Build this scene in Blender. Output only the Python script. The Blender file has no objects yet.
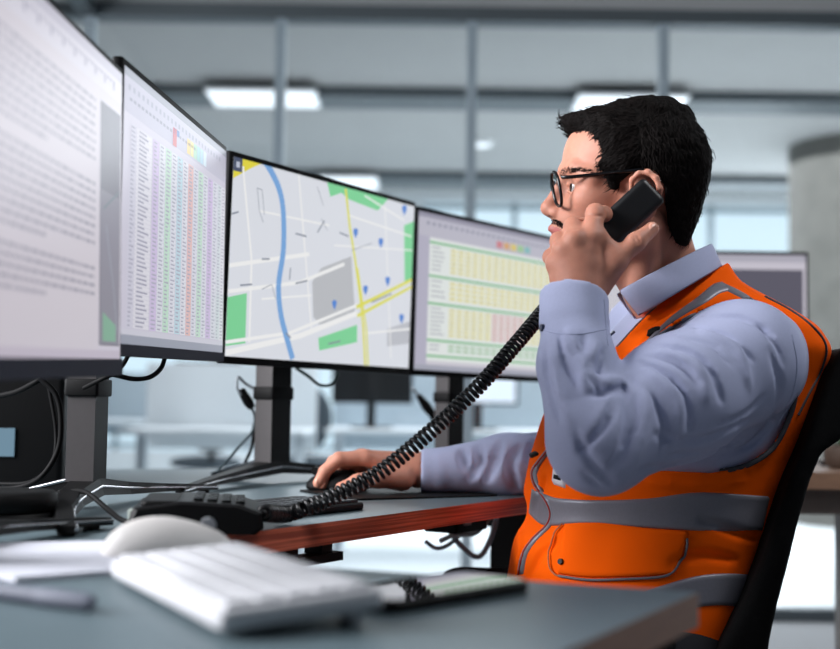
import bpy, math, random
import numpy as np
from mathutils import Vector, Matrix
from mathutils.bvhtree import BVHTree
random.seed(7)
rng = np.random.default_rng(11)
scene = bpy.context.scene
COL = scene.collection
PI = math.pi
# ------------------------------------------------------------------ camera
FPX = 1250.0
CAMH = 0.89
PITCH = math.atan((404 - 324.5) / FPX)
ROLL = math.radians(0.8)
DESK = 0.75
_F = Vector((0, math.cos(PITCH), math.sin(PITCH)))
_R0 = Vector((1, 0, 0)); _U0 = _R0.cross(_F)
_R = math.cos(ROLL) * _R0 + math.sin(ROLL) * _U0
_U = -math.sin(ROLL) * _R0 + math.cos(ROLL) * _U0
CAMP = Vector((0, 0, CAMH))

def W(px, py, y):
    """world point seen at a pixel of the 840x649 frame, y metres into the room"""
    d = _F + _R * ((px - 420) / FPX) + _U * ((324.5 - py) / FPX)
    return CAMP + d * (y / d.y)

def Wz(px, py, z):
    """world point seen at a pixel, on the horizontal plane z"""
    d = _F + _R * ((px - 420) / FPX) + _U * ((324.5 - py) / FPX)
    return CAMP + d * ((z - CAMH) / d.z)

cd = bpy.data.cameras.new('camera')
cam = bpy.data.objects.new('camera', cd); COL.objects.link(cam)
cam.matrix_world = Matrix(((_R.x, _U.x, -_F.x, 0), (_R.y, _U.y, -_F.y, 0), (_R.z, _U.z, -_F.z, CAMH), (0, 0, 0, 1)))
cd.sensor_width = 36; cd.lens = 36 * FPX / 840
cd.dof.use_dof = True; cd.dof.focus_distance = 1.62; cd.dof.aperture_fstop = 3.3
cd.clip_start = 0.05
scene.camera = cam

# ------------------------------------------------------------------ materials
def lin(c):
    return tuple((x / 12.92 if x <= 0.04045 else ((x + 0.055) / 1.055) ** 2.4) for x in c)

def hexc(h):
    return lin(tuple(int(h[i:i + 2], 16) / 255 for i in (0, 2, 4)))

MATS = {}
def mat(name, col, rough=0.5, metal=0.0, noise=0.0, nscale=40, bump=0.0, bscale=200, sheen=0.0, coat=0.0, spec=0.5,
        sss=0.0, trans=0.0, alpha=1.0, ior=1.45, stretch=None):
    if name in MATS: return MATS[name]
    m = bpy.data.materials.new(name); m.use_nodes = True
    nt = m.node_tree; b = nt.nodes['Principled BSDF']
    c = hexc(col) if isinstance(col, str) else col
    b.inputs['Base Color'].default_value = (*c, 1)
    b.inputs['Roughness'].default_value = rough
    b.inputs['Metallic'].default_value = metal
    b.inputs['Specular IOR Level'].default_value = spec
    b.inputs['Sheen Weight'].default_value = sheen
    b.inputs['Coat Weight'].default_value = coat
    b.inputs['IOR'].default_value = ior
    if trans: b.inputs['Transmission Weight'].default_value = trans
    if alpha < 1: b.inputs['Alpha'].default_value = alpha
    if sss:
        b.inputs['Subsurface Weight'].default_value = sss
        b.inputs['Subsurface Radius'].default_value = (0.012, 0.004, 0.002)
        b.inputs['Subsurface Scale'].default_value = 1.0
    tc = nt.nodes.new('ShaderNodeTexCoord')
    vec = tc.outputs['Object']
    if stretch:
        mp = nt.nodes.new('ShaderNodeMapping'); mp.inputs['Scale'].default_value = stretch
        nt.links.new(vec, mp.inputs['Vector']); vec = mp.outputs['Vector']
    if noise:
        n = nt.nodes.new('ShaderNodeTexNoise'); n.inputs['Scale'].default_value = nscale; n.inputs['Detail'].default_value = 4
        nt.links.new(vec, n.inputs['Vector'])
        r = nt.nodes.new('ShaderNodeValToRGB')
        r.color_ramp.elements[0].position = 0.3; r.color_ramp.elements[1].position = 0.7
        r.color_ramp.elements[0].color = (*[x * (1 - noise) for x in c], 1)
        r.color_ramp.elements[1].color = (*[min(1, x * (1 + noise)) for x in c], 1)
        nt.links.new(n.outputs['Fac'], r.inputs['Fac']); nt.links.new(r.outputs['Color'], b.inputs['Base Color'])
    if bump:
        n = nt.nodes.new('ShaderNodeTexNoise'); n.inputs['Scale'].default_value = bscale; n.inputs['Detail'].default_value = 3
        nt.links.new(vec, n.inputs['Vector'])
        bp = nt.nodes.new('ShaderNodeBump'); bp.inputs['Strength'].default_value = bump; bp.inputs['Distance'].default_value = 0.002
        nt.links.new(n.outputs['Fac'], bp.inputs['Height']); nt.links.new(bp.outputs['Normal'], b.inputs['Normal'])
    MATS[name] = m
    return m

SCREEN = .80
def emit(col, s=1.0, name=None):
    key = name or ('glow_%s_%.2f' % (col if isinstance(col, str) else str(col), s))
    if key in MATS: return MATS[key]
    m = bpy.data.materials.new(key); m.use_nodes = True
    nt = m.node_tree; b = nt.nodes['Principled BSDF']
    c = hexc(col) if isinstance(col, str) else col
    b.inputs['Base Color'].default_value = (0.01, 0.01, 0.01, 1)
    b.inputs['Roughness'].default_value = 0.35
    b.inputs['Specular IOR Level'].default_value = 0.3
    b.inputs['Emission Color'].default_value = (*c, 1)
    b.inputs['Emission Strength'].default_value = s
    MATS[key] = m
    return m

# ------------------------------------------------------------------ mesh helpers
def setp(o, label=None, cat=None, group=None, kind=None):
    if label: o['label'] = label
    if cat: o['category'] = cat
    if group: o['group'] = group
    if kind: o['kind'] = kind
    return o

def thing(name, label, cat, loc=(0, 0, 0), rz=0.0, group=None):
    o = bpy.data.objects.new(name, None); COL.objects.link(o)
    o.location = loc; o.rotation_euler = (0, 0, rz); o.empty_display_size = 0.05
    return setp(o, label, cat, group)

def copy_tree(o, parent=None):
    c = o.copy(); COL.objects.link(c); c.parent = parent
    for ch in list(o.children): copy_tree(ch, c)
    return c

class MB:
    """collects shapes into one mesh object"""
    def __init__(s): s.v = []; s.f = []; s.m = []; s.mats = []; s.sm = []
    def mi(s, m):
        if m not in s.mats: s.mats.append(m)
        return s.mats.index(m)
    def raw(s, vs, fs, m, smooth=True, M=None):
        b = len(s.v); i = s.mi(m)
        for p in vs:
            p = Vector(p)
            s.v.append(M @ p if M else p)
        for f in fs: s.f.append(tuple(b + k for k in f)); s.m.append(i); s.sm.append(smooth)
        return s
    def box(s, c, size, m, M=None, bev=0.0):
        x, y, z = [k / 2 for k in size]
        c = Vector(c)
        if bev <= 0:
            vs = [c + Vector((sx * x, sy * y, sz * z)) for sx in (-1, 1) for sy in (-1, 1) for sz in (-1, 1)]
            fs = [(0, 1, 3, 2), (4, 6, 7, 5), (0, 4, 5, 1), (2, 3, 7, 6), (0, 2, 6, 4), (1, 5, 7, 3)]
            return s.raw(vs, fs, m, False, M)
        return s.rbox(c, size, bev, m, M)
    def rbox(s, c, size, r, m, M=None, n=4):
        """box with rounded upright corners and chamfered top/bottom rims"""
        x, y, z = [k / 2 for k in size]; r = min(r, x * .99, y * .99); e = min(r * 0.5, z * 0.6)
        def ring(rr, ins, zz):
            out = []
            for cx, cy, a0 in ((x - r, y - r, 0), (-x + r, y - r, PI / 2), (-x + r, -y + r, PI), (x - r, -y + r, 1.5 * PI)):
                for k in range(n + 1):
                    a = a0 + PI / 2 * k / n
                    out.append((c[0] + cx + (rr) * math.cos(a), c[1] + cy + (rr) * math.sin(a), c[2] + zz))
            return out
        rings = [ring(r - e, 0, -z), ring(r - e * .3, 0, -z + e * .3), ring(r, 0, -z + e), ring(r, 0, z - e), ring(r - e * .3, 0, z - e * .3), ring(r - e, 0, z)]
        return s.loft(rings, m, M, caps=True)
    def loft(s, rings, m, M=None, caps=True, closed=True, smooth=True):
        n = len(rings[0]); vs = [p for r in rings for p in r]; fs = []
        for i in range(len(rings) - 1):
            for k in range(n if closed else n - 1):
                k2 = (k + 1) % n
                fs.append((i * n + k, i * n + k2, (i + 1) * n + k2, (i + 1) * n + k))
        s.raw(vs, fs, m, smooth, M)
        if caps:
            s.raw(rings[0], [tuple(reversed(range(n)))], m, False, M)
            s.raw(rings[-1], [tuple(range(n))], m, False, M)
        return s
    def cyl(s, a, b, ra, rb, m, n=20, M=None):
        return s.tube([a, b], [ra, rb], m, n, M)
    def tube(s, pts, rad, m, n=10, M=None, caps=True, flat=None):
        pts = [Vector(p) for p in pts]
        if not hasattr(rad, '__len__'): rad = [rad] * len(pts)
        t0 = (pts[1] - pts[0]).normalized()
        up = Vector((0, 0, 1)) if abs(t0.z) < .9 else Vector((1, 0, 0))
        nrm = t0.cross(up).normalized(); rings = []
        for i, p in enumerate(pts):
            a = pts[max(i - 1, 0)]; b = pts[min(i + 1, len(pts) - 1)]
            t = (b - a).normalized()
            nrm = (nrm - t * nrm.dot(t)).normalized(); bn = t.cross(nrm)
            fl = flat or 1.0
            rings.append([p + (nrm * math.cos(2 * PI * k / n) + bn * fl * math.sin(2 * PI * k / n)) * rad[i] for k in range(n)])
        return s.loft(rings, m, M, caps)
    def lathe(s, prof, m, c=(0, 0, 0), n=32, M=None):
        rings = [[(c[0] + r * math.cos(2 * PI * k / n), c[1] + r * math.sin(2 * PI * k / n), c[2] + z) for k in range(n)] for r, z in prof]
        return s.loft(rings, m, M, True)
    def prism(s, poly, d, m, M=None):
        """poly: list of 3D points (planar), extruded by vector d"""
        d = Vector(d); n = len(poly); vs = [Vector(p) for p in poly] + [Vector(p) + d for p in poly]
        fs = [tuple(reversed(range(n))), tuple(range(n, 2 * n))] + [(k, (k + 1) % n, n + (k + 1) % n, n + k) for k in range(n)]
        return s.raw(vs, fs, m, False, M)
    def build(s, name, parent=None, M=None):
        me = bpy.data.meshes.new(name)
        me.from_pydata([tuple(p) for p in s.v], [], s.f)
        for m in s.mats: me.materials.append(m)
        me.polygons.foreach_set('material_index', s.m)
        me.polygons.foreach_set('use_smooth', s.sm)
        me.update()
        import bmesh
        bm = bmesh.new(); bm.from_mesh(me); bmesh.ops.recalc_face_normals(bm, faces=bm.faces); bm.to_mesh(me); bm.free()
        o = bpy.data.objects.new(name, me); COL.objects.link(o)
        if parent: o.parent = parent
        if M: o.matrix_local = M
        return o

def smooth_path(pts, n=8):
    """Catmull-Rom through points"""
    P = [np.array(p, float) for p in pts]; P = [2 * P[0] - P[1]] + P + [2 * P[-1] - P[-2]]
    out = []
    for i in range(1, len(P) - 2):
        for k in range(n):
            t = k / n
            out.append(0.5 * ((2 * P[i]) + (-P[i - 1] + P[i + 1]) * t + (2 * P[i - 1] - 5 * P[i] + 4 * P[i + 1] - P[i + 2]) * t * t + (-P[i - 1] + 3 * P[i] - 3 * P[i + 1] + P[i + 2]) * t ** 3))
    out.append(P[-2])
    return [Vector(p) for p in out]

# ------------------------------------------------------------------ implicit sculpting
class Vol:
    def __init__(s, lo, hi, h):
        s.h = h; s.lo = np.array(lo, float)
        s.n = np.ceil((np.array(hi) - s.lo) / h).astype(int) + 1
        s.ax = [(s.lo[i] + h * np.arange(s.n[i])).astype(np.float32) for i in range(3)]
        s.v = np.full(tuple(s.n), 0.08, np.float32)
    def blk(s, lo, hi):
        sl = []
        for i in range(3):
            a = max(0, int(math.floor((lo[i] - s.lo[i]) / s.h))); b = min(s.n[i], int(math.ceil((hi[i] - s.lo[i]) / s.h)) + 1)
            if b <= a: return None
            sl.append(slice(a, b))
        return tuple(sl), s.ax[0][sl[0]][:, None, None], s.ax[1][sl[1]][None, :, None], s.ax[2][sl[2]][None, None, :]
    def op(s, lo, hi, fn, k, mode):
        pad = 0.025 + k
        r = s.blk(np.array(lo) - pad, np.array(hi) + pad)
        if r is None: return s
        sl, X, Y, Z = r
        d = fn(X, Y, Z).astype(np.float32); a = s.v[sl]
        if mode == 'sub': d = -d
        k = max(k, 1e-5)
        if mode == 'add':
            h = np.clip(.5 + .5 * (a - d) / k, 0, 1); s.v[sl] = a + (d - a) * h - k * h * (1 - h)
        else:
            h = np.clip(.5 - .5 * (a - d) / k, 0, 1); s.v[sl] = a + (d - a) * h + k * h * (1 - h)
        return s
    def cap(s, a, b, ra, rb=None, k=.01, mode='add', fl=None, fs=1.0):
        """tapered capsule; fl = direction along which it is flattened by factor fs"""
        a = np.array(a, float); b = np.array(b, float); rb = ra if rb is None else rb
        R = max(ra, rb); ab = b - a; L = ab @ ab + 1e-12
        def fn(X, Y, Z):
            x, y, z = X - a[0], Y - a[1], Z - a[2]
            t = np.clip((x * ab[0] + y * ab[1] + z * ab[2]) / L, 0, 1)
            x, y, z = x - ab[0] * t, y - ab[1] * t, z - ab[2] * t
            rr = ra + (rb - ra) * t
            if fl is not None:
                u = np.array(fl, float); u = u / np.linalg.norm(u)
                q = x * u[0] + y * u[1] + z * u[2]
                d2 = x * x + y * y + z * z - q * q + (q / fs) ** 2
                return (np.sqrt(d2) - rr) * (0.5 + 0.5 * min(1, fs))
            return np.sqrt(x * x + y * y + z * z) - rr
        m = R * max(1, fs)
        return s.op(np.minimum(a, b) - m, np.maximum(a, b) + m, fn, k, mode)
    def chain(s, pts, rad, k=.008, mode='add', **kw):
        if not hasattr(rad, '__len__'): rad = [rad] * len(pts)
        for i in range(len(pts) - 1): s.cap(pts[i], pts[i + 1], rad[i], rad[i + 1], k, mode, **kw)
        return s
    def ell(s, c, r, ax=None, k=.01, mode='add'):
        c = np.array(c, float); ax = np.eye(3) if ax is None else np.array(ax, float)
        def fn(X, Y, Z):
            x, y, z = X - c[0], Y - c[1], Z - c[2]; k0 = 0; k1 = 0
            for i in range(3):
                q = (x * ax[i][0] + y * ax[i][1] + z * ax[i][2]) / r[i]
                k0 = k0 + q * q; k1 = k1 + (q / r[i]) ** 2
            k0 = np.sqrt(k0); return k0 * (k0 - 1) / np.sqrt(k1 + 1e-9)
        m = max(r)
        return s.op(c - m, c + m, fn, k, mode)
    def sample(s, p):
        q = (np.array(p) - s.lo) / s.h; i = np.floor(q).astype(int)
        if (i < 0).any() or (i >= s.n - 1).any(): return 0.08
        f = q - i; c = s.v[i[0]:i[0] + 2, i[1]:i[1] + 2, i[2]:i[2] + 2]
        c = c[0] * (1 - f[0]) + c[1] * f[0]; c = c[0] * (1 - f[1]) + c[1] * f[1]
        return float(c[0] * (1 - f[2]) + c[1] * f[2])
    def march(s, px, py, y0=1.2, y1=2.1):
        y = y0
        while y < y1:
            p = W(px, py, y)
            if s.sample(p) < 0: return p
            y += s.h * .5
        return None
    def crease(s, line, r=.006, depth=.5, k=.008, mode='sub', y0=1.2, y1=2.1):
        pts = []
        for px, py in smooth2(line, 5):
            p = s.march(px, py, y0, y1)
            if p is None: continue
            d = (Vector(p) - CAMP).normalized()
            pts.append(Vector(p) + d * (r * (2 * depth - 1) * (-1 if mode == 'sub' else 1)))
        n = len(pts)
        if n < 2: return s
        rad = [r * (0.35 + 0.65 * math.sin(PI * (i + .5) / n)) for i in range(n)]
        return s.chain(pts, rad, k, mode)
    def mesh(s):
        v = s.v; ins = v < 0
        ok = np.zeros(tuple(s.n - 1), np.int8)
        for i in (0, 1):
            for j in (0, 1):
                for k in (0, 1):
                    ok += ins[i:i + s.n[0] - 1, j:j + s.n[1] - 1, k:k + s.n[2] - 1]
        act = np.argwhere((ok > 0) & (ok < 8))
        ids = np.full(tuple(s.n - 1), -1, np.int32); ids[act[:, 0], act[:, 1], act[:, 2]] = np.arange(len(act))
        pos = np.zeros((len(act), 3)); cnt = np.zeros(len(act))
        cs = [(i, j, k) for i in (0, 1) for j in (0, 1) for k in (0, 1)]
        cv = {c: v[act[:, 0] + c[0], act[:, 1] + c[1], act[:, 2] + c[2]] for c in cs}
        for c in cs:
            for a in range(3):
                if c[a] == 0:
                    d = list(c); d[a] = 1; d = tuple(d); A = cv[c]; B = cv[d]; m = (A < 0) != (B < 0)
                    t = np.where(m, A / np.where(m, A - B, 1), 0)
                    for q in range(3): pos[:, q] += np.where(m, c[q] + (t if q == a else 0), 0)
                    cnt += m
        V = s.lo + (act + pos / cnt[:, None]) * s.h
        Q = []
        for a in range(3):
            b, c = (a + 1) % 3, (a + 2) % 3
            s0 = [slice(None)] * 3; s1 = [slice(None)] * 3; s0[a] = slice(0, -1); s1[a] = slice(1, None)
            e = np.argwhere(ins[tuple(s0)] != ins[tuple(s1)])
            e = e[(e[:, b] > 0) & (e[:, c] > 0) & (e[:, b] < s.n[b] - 1) & (e[:, c] < s.n[c] - 1)]
            o = []
            for db, dc in ((1, 1), (0, 1), (0, 0), (1, 0)):
                q = e.copy(); q[:, b] -= db; q[:, c] -= dc; o.append(ids[q[:, 0], q[:, 1], q[:, 2]])
            o = np.stack(o, 1); fl = ins[e[:, 0], e[:, 1], e[:, 2]]
            o[~fl] = o[~fl][:, ::-1]; Q.append(o)
        return V, np.concatenate(Q)

def smooth2(line, n=5):
    P = [np.array(p, float) for p in line]
    if len(P) == 2: return [tuple(P[0] + (P[1] - P[0]) * t / n) for t in range(n + 1)]
    P = [2 * P[0] - P[1]] + P + [2 * P[-1] - P[-2]]; out = []
    for i in range(1, len(P) - 2):
        for k in range(n):
            t = k / n
            out.append(tuple(0.5 * ((2 * P[i]) + (-P[i - 1] + P[i + 1]) * t + (2 * P[i - 1] - 5 * P[i] + 4 * P[i + 1] - P[i + 2]) * t * t + (-P[i - 1] + 3 * P[i] - 3 * P[i + 1] + P[i + 2]) * t ** 3)))
    out.append(tuple(P[-2])); return out

def relax(V, Q, it=2):
    n = len(V)
    for _ in range(it):
        acc = np.zeros_like(V); c = np.zeros(n)
        for a in range(4):
            b = (a + 1) % 4
            np.add.at(acc, Q[:, a], V[Q[:, b]]); np.add.at(c, Q[:, a], 1)
            np.add.at(acc, Q[:, b], V[Q[:, a]]); np.add.at(c, Q[:, b], 1)
        V = V * .5 + .5 * acc / np.maximum(c, 1)[:, None]
    return V

def mesh_obj(name, parts, mats, parent=None, relaxn=1, mfun=None):
    """parts: list of (V,Q)"""
    Vs = []; Qs = []; b = 0
    for V, Q in parts:
        V = relax(V, Q, relaxn); Vs.append(V); Qs.append(Q + b); b += len(V)
    V = np.concatenate(Vs); Q = np.concatenate(Qs)
    me = bpy.data.meshes.new(name)
    me.vertices.add(len(V)); me.vertices.foreach_set('co', V.astype(np.float32).ravel())
    me.loops.add(len(Q) * 4); me.loops.foreach_set('vertex_index', Q.astype(np.int32).ravel())
    me.polygons.add(len(Q)); me.polygons.foreach_set('loop_start', np.arange(0, len(Q) * 4, 4, dtype=np.int32))
    for m in mats: me.materials.append(m)
    me.polygons.foreach_set('use_smooth', np.ones(len(Q), bool))
    if mfun is not None: me.polygons.foreach_set('material_index', mfun(V[Q].mean(1)).astype(np.int32))
    me.update(calc_edges=True); me.validate()
    o = bpy.data.objects.new(name, me); COL.objects.link(o)
    if parent: o.parent = parent
    return o

def vnoise(P, scale, seed=0):
    r = np.random.default_rng(seed); T = r.random((32, 32, 32)).astype(np.float32)
    q = P / scale; i = np.floor(q).astype(int); f = q - i; f = f * f * (3 - 2 * f)
    out = 0
    for a in (0, 1):
        for b in (0, 1):
            for c in (0, 1):
                w = (f[:, 0] if a else 1 - f[:, 0]) * (f[:, 1] if b else 1 - f[:, 1]) * (f[:, 2] if c else 1 - f[:, 2])
                out = out + w * T[(i[:, 0] + a) % 32, (i[:, 1] + b) % 32, (i[:, 2] + c) % 32]
    return out * 2 - 1

def project(X, Y, Z):
    dx, dy, dz = X - CAMP.x, Y - CAMP.y, Z - CAMP.z
    z = dx * _F.x + dy * _F.y + dz * _F.z
    return (420 + FPX * (dx * _R.x + dy * _R.y + dz * _R.z) / z, 324.5 - FPX * (dx * _U.x + dy * _U.y + dz * _U.z) / z)

def poly_sdf(px, py, poly):
    """signed distance (px) to a polygon, negative inside"""
    P = np.array(poly, float); n = len(P); d = None; ins = False
    for i in range(n):
        a = P[i]; b = P[(i + 1) % n]; e = b - a
        wx = px - a[0]; wy = py - a[1]
        t = np.clip((wx * e[0] + wy * e[1]) / (e @ e), 0, 1)
        q = (wx - e[0] * t) ** 2 + (wy - e[1] * t) ** 2
        d = q if d is None else np.minimum(d, q)
        if abs(b[1] - a[1]) > 1e-9:
            c = ((a[1] > py) != (b[1] > py)) & (px < (b[0] - a[0]) * (py - a[1]) / (b[1] - a[1]) + a[0])
            ins = np.logical_xor(ins, c)
    d = np.sqrt(d); return np.where(ins, -d, d)

# ================================================================== SETTING
def struct(mb, name): return setp(mb.build(name), kind='structure')
m_floor = mat('floor_carpet', '8d8f92', .8, noise=.06, nscale=60)
m_ffloor = mat('far_floor', 'dde3e6', .45, noise=.03, nscale=3)
m_ceil = mat('ceiling_paint', '9e9e9d', .8, noise=.02, nscale=4)
m_nceil = mat('near_ceiling_paint', '8f9294', .8, noise=.02, nscale=4)
m_beam = mat('beam_paint', '565d61', .6)
m_frame = mat('frame_steel', '8b99a2', .6)
m_headframe = mat('head_frame_steel', '4a5257', .5, metal=.2)
m_wall = mat('wall_white', 'd5dadd', .7, noise=.02, nscale=3)
m_sky = emit((.60, .76, .86), 1.25, 'bright_window_pane')
m_conc = mat('concrete', '5f5e5a', .85, noise=.12, nscale=6, bump=.3, bscale=30)

def glass_mat():
    m = bpy.data.materials.new('clear_glass'); m.use_nodes = True; nt = m.node_tree
    for n in list(nt.nodes): nt.nodes.remove(n)
    o = nt.nodes.new('ShaderNodeOutputMaterial'); mx = nt.nodes.new('ShaderNodeMixShader')
    t = nt.nodes.new('ShaderNodeBsdfTransparent'); g = nt.nodes.new('ShaderNodeBsdfGlossy')
    t.inputs['Color'].default_value = (.97, .985, .99, 1); g.inputs['Roughness'].default_value = .03
    mx.inputs['Fac'].default_value = .025
    nt.links.new(t.outputs[0], mx.inputs[1]); nt.links.new(g.outputs[0], mx.inputs[2]); nt.links.new(mx.outputs[0], o.inputs[0])
    return m
m_glass = glass_mat()
GY = 5.35
struct(MB().box((1, 1.65, -.05), (9, 7.5, .1), m_floor), 'floor')
struct(MB().box((1, 9.7, -.05), (14, 8.6, .1), m_ffloor), 'floor_far_room')
struct(MB().box((1, 3.6, 2.79), (9, 3.6, .1), m_nceil), 'ceiling')
struct(MB().box((1, 9.7, 3.05), (14, 8.6, .1), m_ceil), 'ceiling_far_room')
# glazed partition: head, sill, posts, panes
GH = 2.55
g = MB()
xs = [W(280, 100, GY).x + .830 * k for k in range(-1, 6)]
x0, x1 = xs[0], xs[-1]
g.box(((x0 + x1) / 2, GY, GH + .03), (x1 - x0 + .06, .07, .06), m_headframe)
g.box(((x0 + x1) / 2, GY, .025), (x1 - x0 + .06, .07, .05), m_headframe)
struct(g, 'window_1')
struct(MB().box(((x0 + x1) / 2, GY, GH + .4), (x1 - x0 + .06, .06, .68), m_nceil), 'wall_back')
for k, x in enumerate(xs):
    struct(MB().box((x, GY, GH / 2 + .025), (.044, .06, GH - .05), m_frame), 'trim_%d' % (k + 1))
    if k < len(xs) - 1:
        struct(MB().box((x + .415, GY, GH / 2 + .025), (.786, .012, GH - .05), m_glass), 'window_%d' % (k + 2))
# side partition on the left running toward the camera
s_ = MB()
s_.box((x0, GY - 1.35, GH + .03), (.07, 2.56, .06), m_headframe); s_.box((x0, GY - 1.35, .025), (.07, 2.56, .05), m_headframe)
s_.box((x0, GY - 2.6, GH / 2 + .025), (.07, .06, GH - .05), m_frame)
struct(s_, 'window_20')
struct(MB().box((x0, GY - 1.3, GH / 2 + .025), (.012, 2.48, GH - .05), m_glass), 'window_21')
# far room shell
FY = 12.3
w = MB()
w.box((1, FY + .05, .2), (14, .1, .4), m_wall); w.box((1, FY + .05, 2.95), (14, .1, .1), m_wall)
for k in range(8): w.box((-5.9 + 1.95 * k, FY + .05, 1.65), (.12, .1, 2.5), m_wall)
struct(w, 'wall_far')
for k in range(7):
    cx = -5.9 + 1.95 * k + .975
    f = struct(MB().box((cx, FY + .09, 1.65), (1.83, .02, 2.5), m_sky), 'window_%d' % (30 + k))
    fr = MB()
    for zz in (.45, 2.05, 2.4, 2.85): fr.box((cx, FY + .03, zz), (1.83, .05, .045), m_frame)
    fr.box((cx, FY + .03, 1.65), (.05, .045, 2.5), m_frame)
    fr.build('window_frame', f)
struct(MB().box((8.05, 9.7, 1.5), (.1, 8.6, 3), m_wall), 'wall_right')
struct(MB().box((-6.05, 9.7, 1.5), (.1, 8.6, 3), m_wall), 'wall_left')
# dark ceiling bands
for k, (yy, ww) in enumerate(((8.4, .36), (11.45, .45), (6.6, .12))):
    struct(MB().box((1, yy, 2.965), (13.9, ww, .07), m_beam), 'trim_%d' % (20 + k))
# round concrete column
c = MB(); cx = W(801, 300, 9.6).x + .62
c.cyl((cx, 9.9, 0), (cx, 9.9, 3.0), .6, .6, m_conc, 48)
struct(c, 'trim_30')

m_lampframe = mat('lamp_frame', 'e3e6e8', .5)
m_lampglow = emit((.86, .93, 1.0), 1.5, 'lamp_diffuser')
def ceiling_light(x, y, label, w_=.70, d_=.42):
    t = thing('ceiling_light', label, 'light', (x, y, 2.925), 0, 'panel lights on the ceiling')
    MB().box((0, 0, .0), (w_ + .03, d_ + .03, .018), m_lampframe).build('frame', t)
    MB().box((0, 0, -.012), (w_, d_, .008), m_lampglow).build('diffuser', t)
    return t
ceiling_light(W(264, 100, 8.27).x, 8.27, 'bright rectangular ceiling panel light left of centre, beyond the glass partition')
ceiling_light(W(629, 100, 8.27).x, 8.27, 'bright rectangular ceiling panel light partly behind the top of the man\'s hair')
ceiling_light(W(350, 178, 11.45).x, 11.45, 'small distant ceiling panel light just above the map screen', .5, .6)
t = thing('downlight', 'small round ceiling downlight beside the middle partition post', 'light', (W(481, 140, 9.9).x, 9.9, 2.995))
MB().cyl((0, 0, 0), (0, 0, -.03), .10, .09, m_lampframe, 24).build('rim', t)
MB().cyl((0, 0, -.031), (0, 0, -.036), .075, .07, m_lampglow, 24).build('diffuser', t)

# ---- far office furniture
m_white = mat('white_laminate', 'dfe5e9', .5, noise=.02, nscale=5)
m_darkfab = mat('dark_chair_fabric', '3b444b', .9, noise=.1, nscale=80)
m_bluegrey = mat('bluegrey_screen_fabric', 'a9b6bf', .9, noise=.05, nscale=60)
m_legs = mat('pale_metal', 'b8c0c6', .4, metal=.5)
m_blackp = mat('black_plastic', '17181a', .5, spec=.25)
m_glowA = emit((.75, .86, 1.0), 1.2, 'far_screen_glow')
def far_desk(x, y, wd, label, rz=0.0, screen=True, h=.74):
    t = thing('office_desk', label, 'desk', (x, y, 0), rz, 'white desks in the far office')
    MB().box((0, 0, h - .0125), (wd, .75, .025), m_white, bev=.01).build('desktop', t)
    for sx in (-1, 1):
        l = MB(); l.box((sx * (wd / 2 - .06), 0, .015), (.05, .66, .03), m_legs); l.box((sx * (wd / 2 - .06), 0, (h - .055) / 2 + .03), (.05, .08, h - .055), m_legs)
        l.build('leg', t)
    if screen: MB().box((0, .36, h + .12), (wd, .03, .5), m_bluegrey if screen == 1 else m_white, bev=.01).build('privacy_screen', t)
    return t
def far_chair(x, y, label, rz=0.0, s=1.0):
    t = thing('office_chair', label, 'chair', (x, y, 0), rz, 'dark office chairs in the far office')
    sb = Vol((-.3, -.32, .4), (.3, .32, 1.1), .015)
    sb.ell((0, 0, .47), (.25, .25, .05), k=.02); V, Q = sb.mesh(); mesh_obj('seat', [(V, Q)], [m_darkfab], t)
    sb = Vol((-.3, -.32, .4), (.3, .32, 1.1), .015)
    sb.ell((0, .23, .78), (.21, .05, .24), k=.02); V, Q = sb.mesh(); mesh_obj('backrest', [(V, Q)], [m_darkfab], t)
    b = MB(); b.cyl((0, 0, .08), (0, 0, .44), .03, .025, m_blackp, 12)
    for k in range(5):
        a = 2 * PI * k / 5; b.tube([(0, 0, .1), (.28 * math.cos(a), .28 * math.sin(a), .06)], [.025, .018], m_blackp, 8)
    b.tube([(0, .05, .45), (0, .24, .5), (0, .27, .7)], .02, m_blackp, 8)
    b.build('base', t)
    for k in range(5):
        a = 2 * PI * k / 5; MB().cyl((.28 * math.cos(a) - .015, .28 * math.sin(a), .03), (.28 * math.cos(a) + .015, .28 * math.sin(a), .03), .03, .03, m_blackp, 12).build('caster', t)
    return t
def far_monitor(x, y, z, label, rz=0.0, back=True):
    t = thing('desktop_monitor', label, 'monitor', (x, y, z), rz, 'small monitors in the far office')
    MB().box((0, 0, .30), (.5, .03, .3), m_blackp, bev=.01).build('housing', t)
    MB().box((0, -.017 if not back else .017, .30), (.47, .003, .27), m_glowA).build('screen', t)
    s2 = MB(); s2.box((0, .03, .15), (.05, .02, .3), m_blackp); s2.box((0, .03, .006), (.22, .18, .012), m_blackp, bev=.01); s2.build('stand', t)
    return t
far_desk(-1.1, 7.0, 1.0, 'white desk with pale privacy screen left of the middle monitor stand', 0, 2)
far_desk(.16, 7.6, 1.4, 'white desk with low grey-blue screen behind the forearm on the desk', 0, 1)
far_desk(-1.7, 9.6, 1.6, 'distant white desk seen below the coloured spreadsheet screen', 0, 1)
far_desk(.9, 9.8, 1.6, 'distant white desk without a screen, right of the coiled cord', 0, 0)
far_desk(4.3, 7.2, 1.5, 'white desk at far right behind the plant shelf', 0, 2)
far_chair(-1.42, 6.2, 'dark upright office chair seen between the two left monitor stands', PI / 2)
far_chair(-.72, 8.9, 'dark office chair just right of the middle monitor stand', PI * .9)
far_chair(.45, 9.4, 'dark distant chair behind the coiled cord', PI)
far_chair(-1.45, 8.6, 'dark distant chair under the coloured spreadsheet screen', PI * 1.1)
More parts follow.
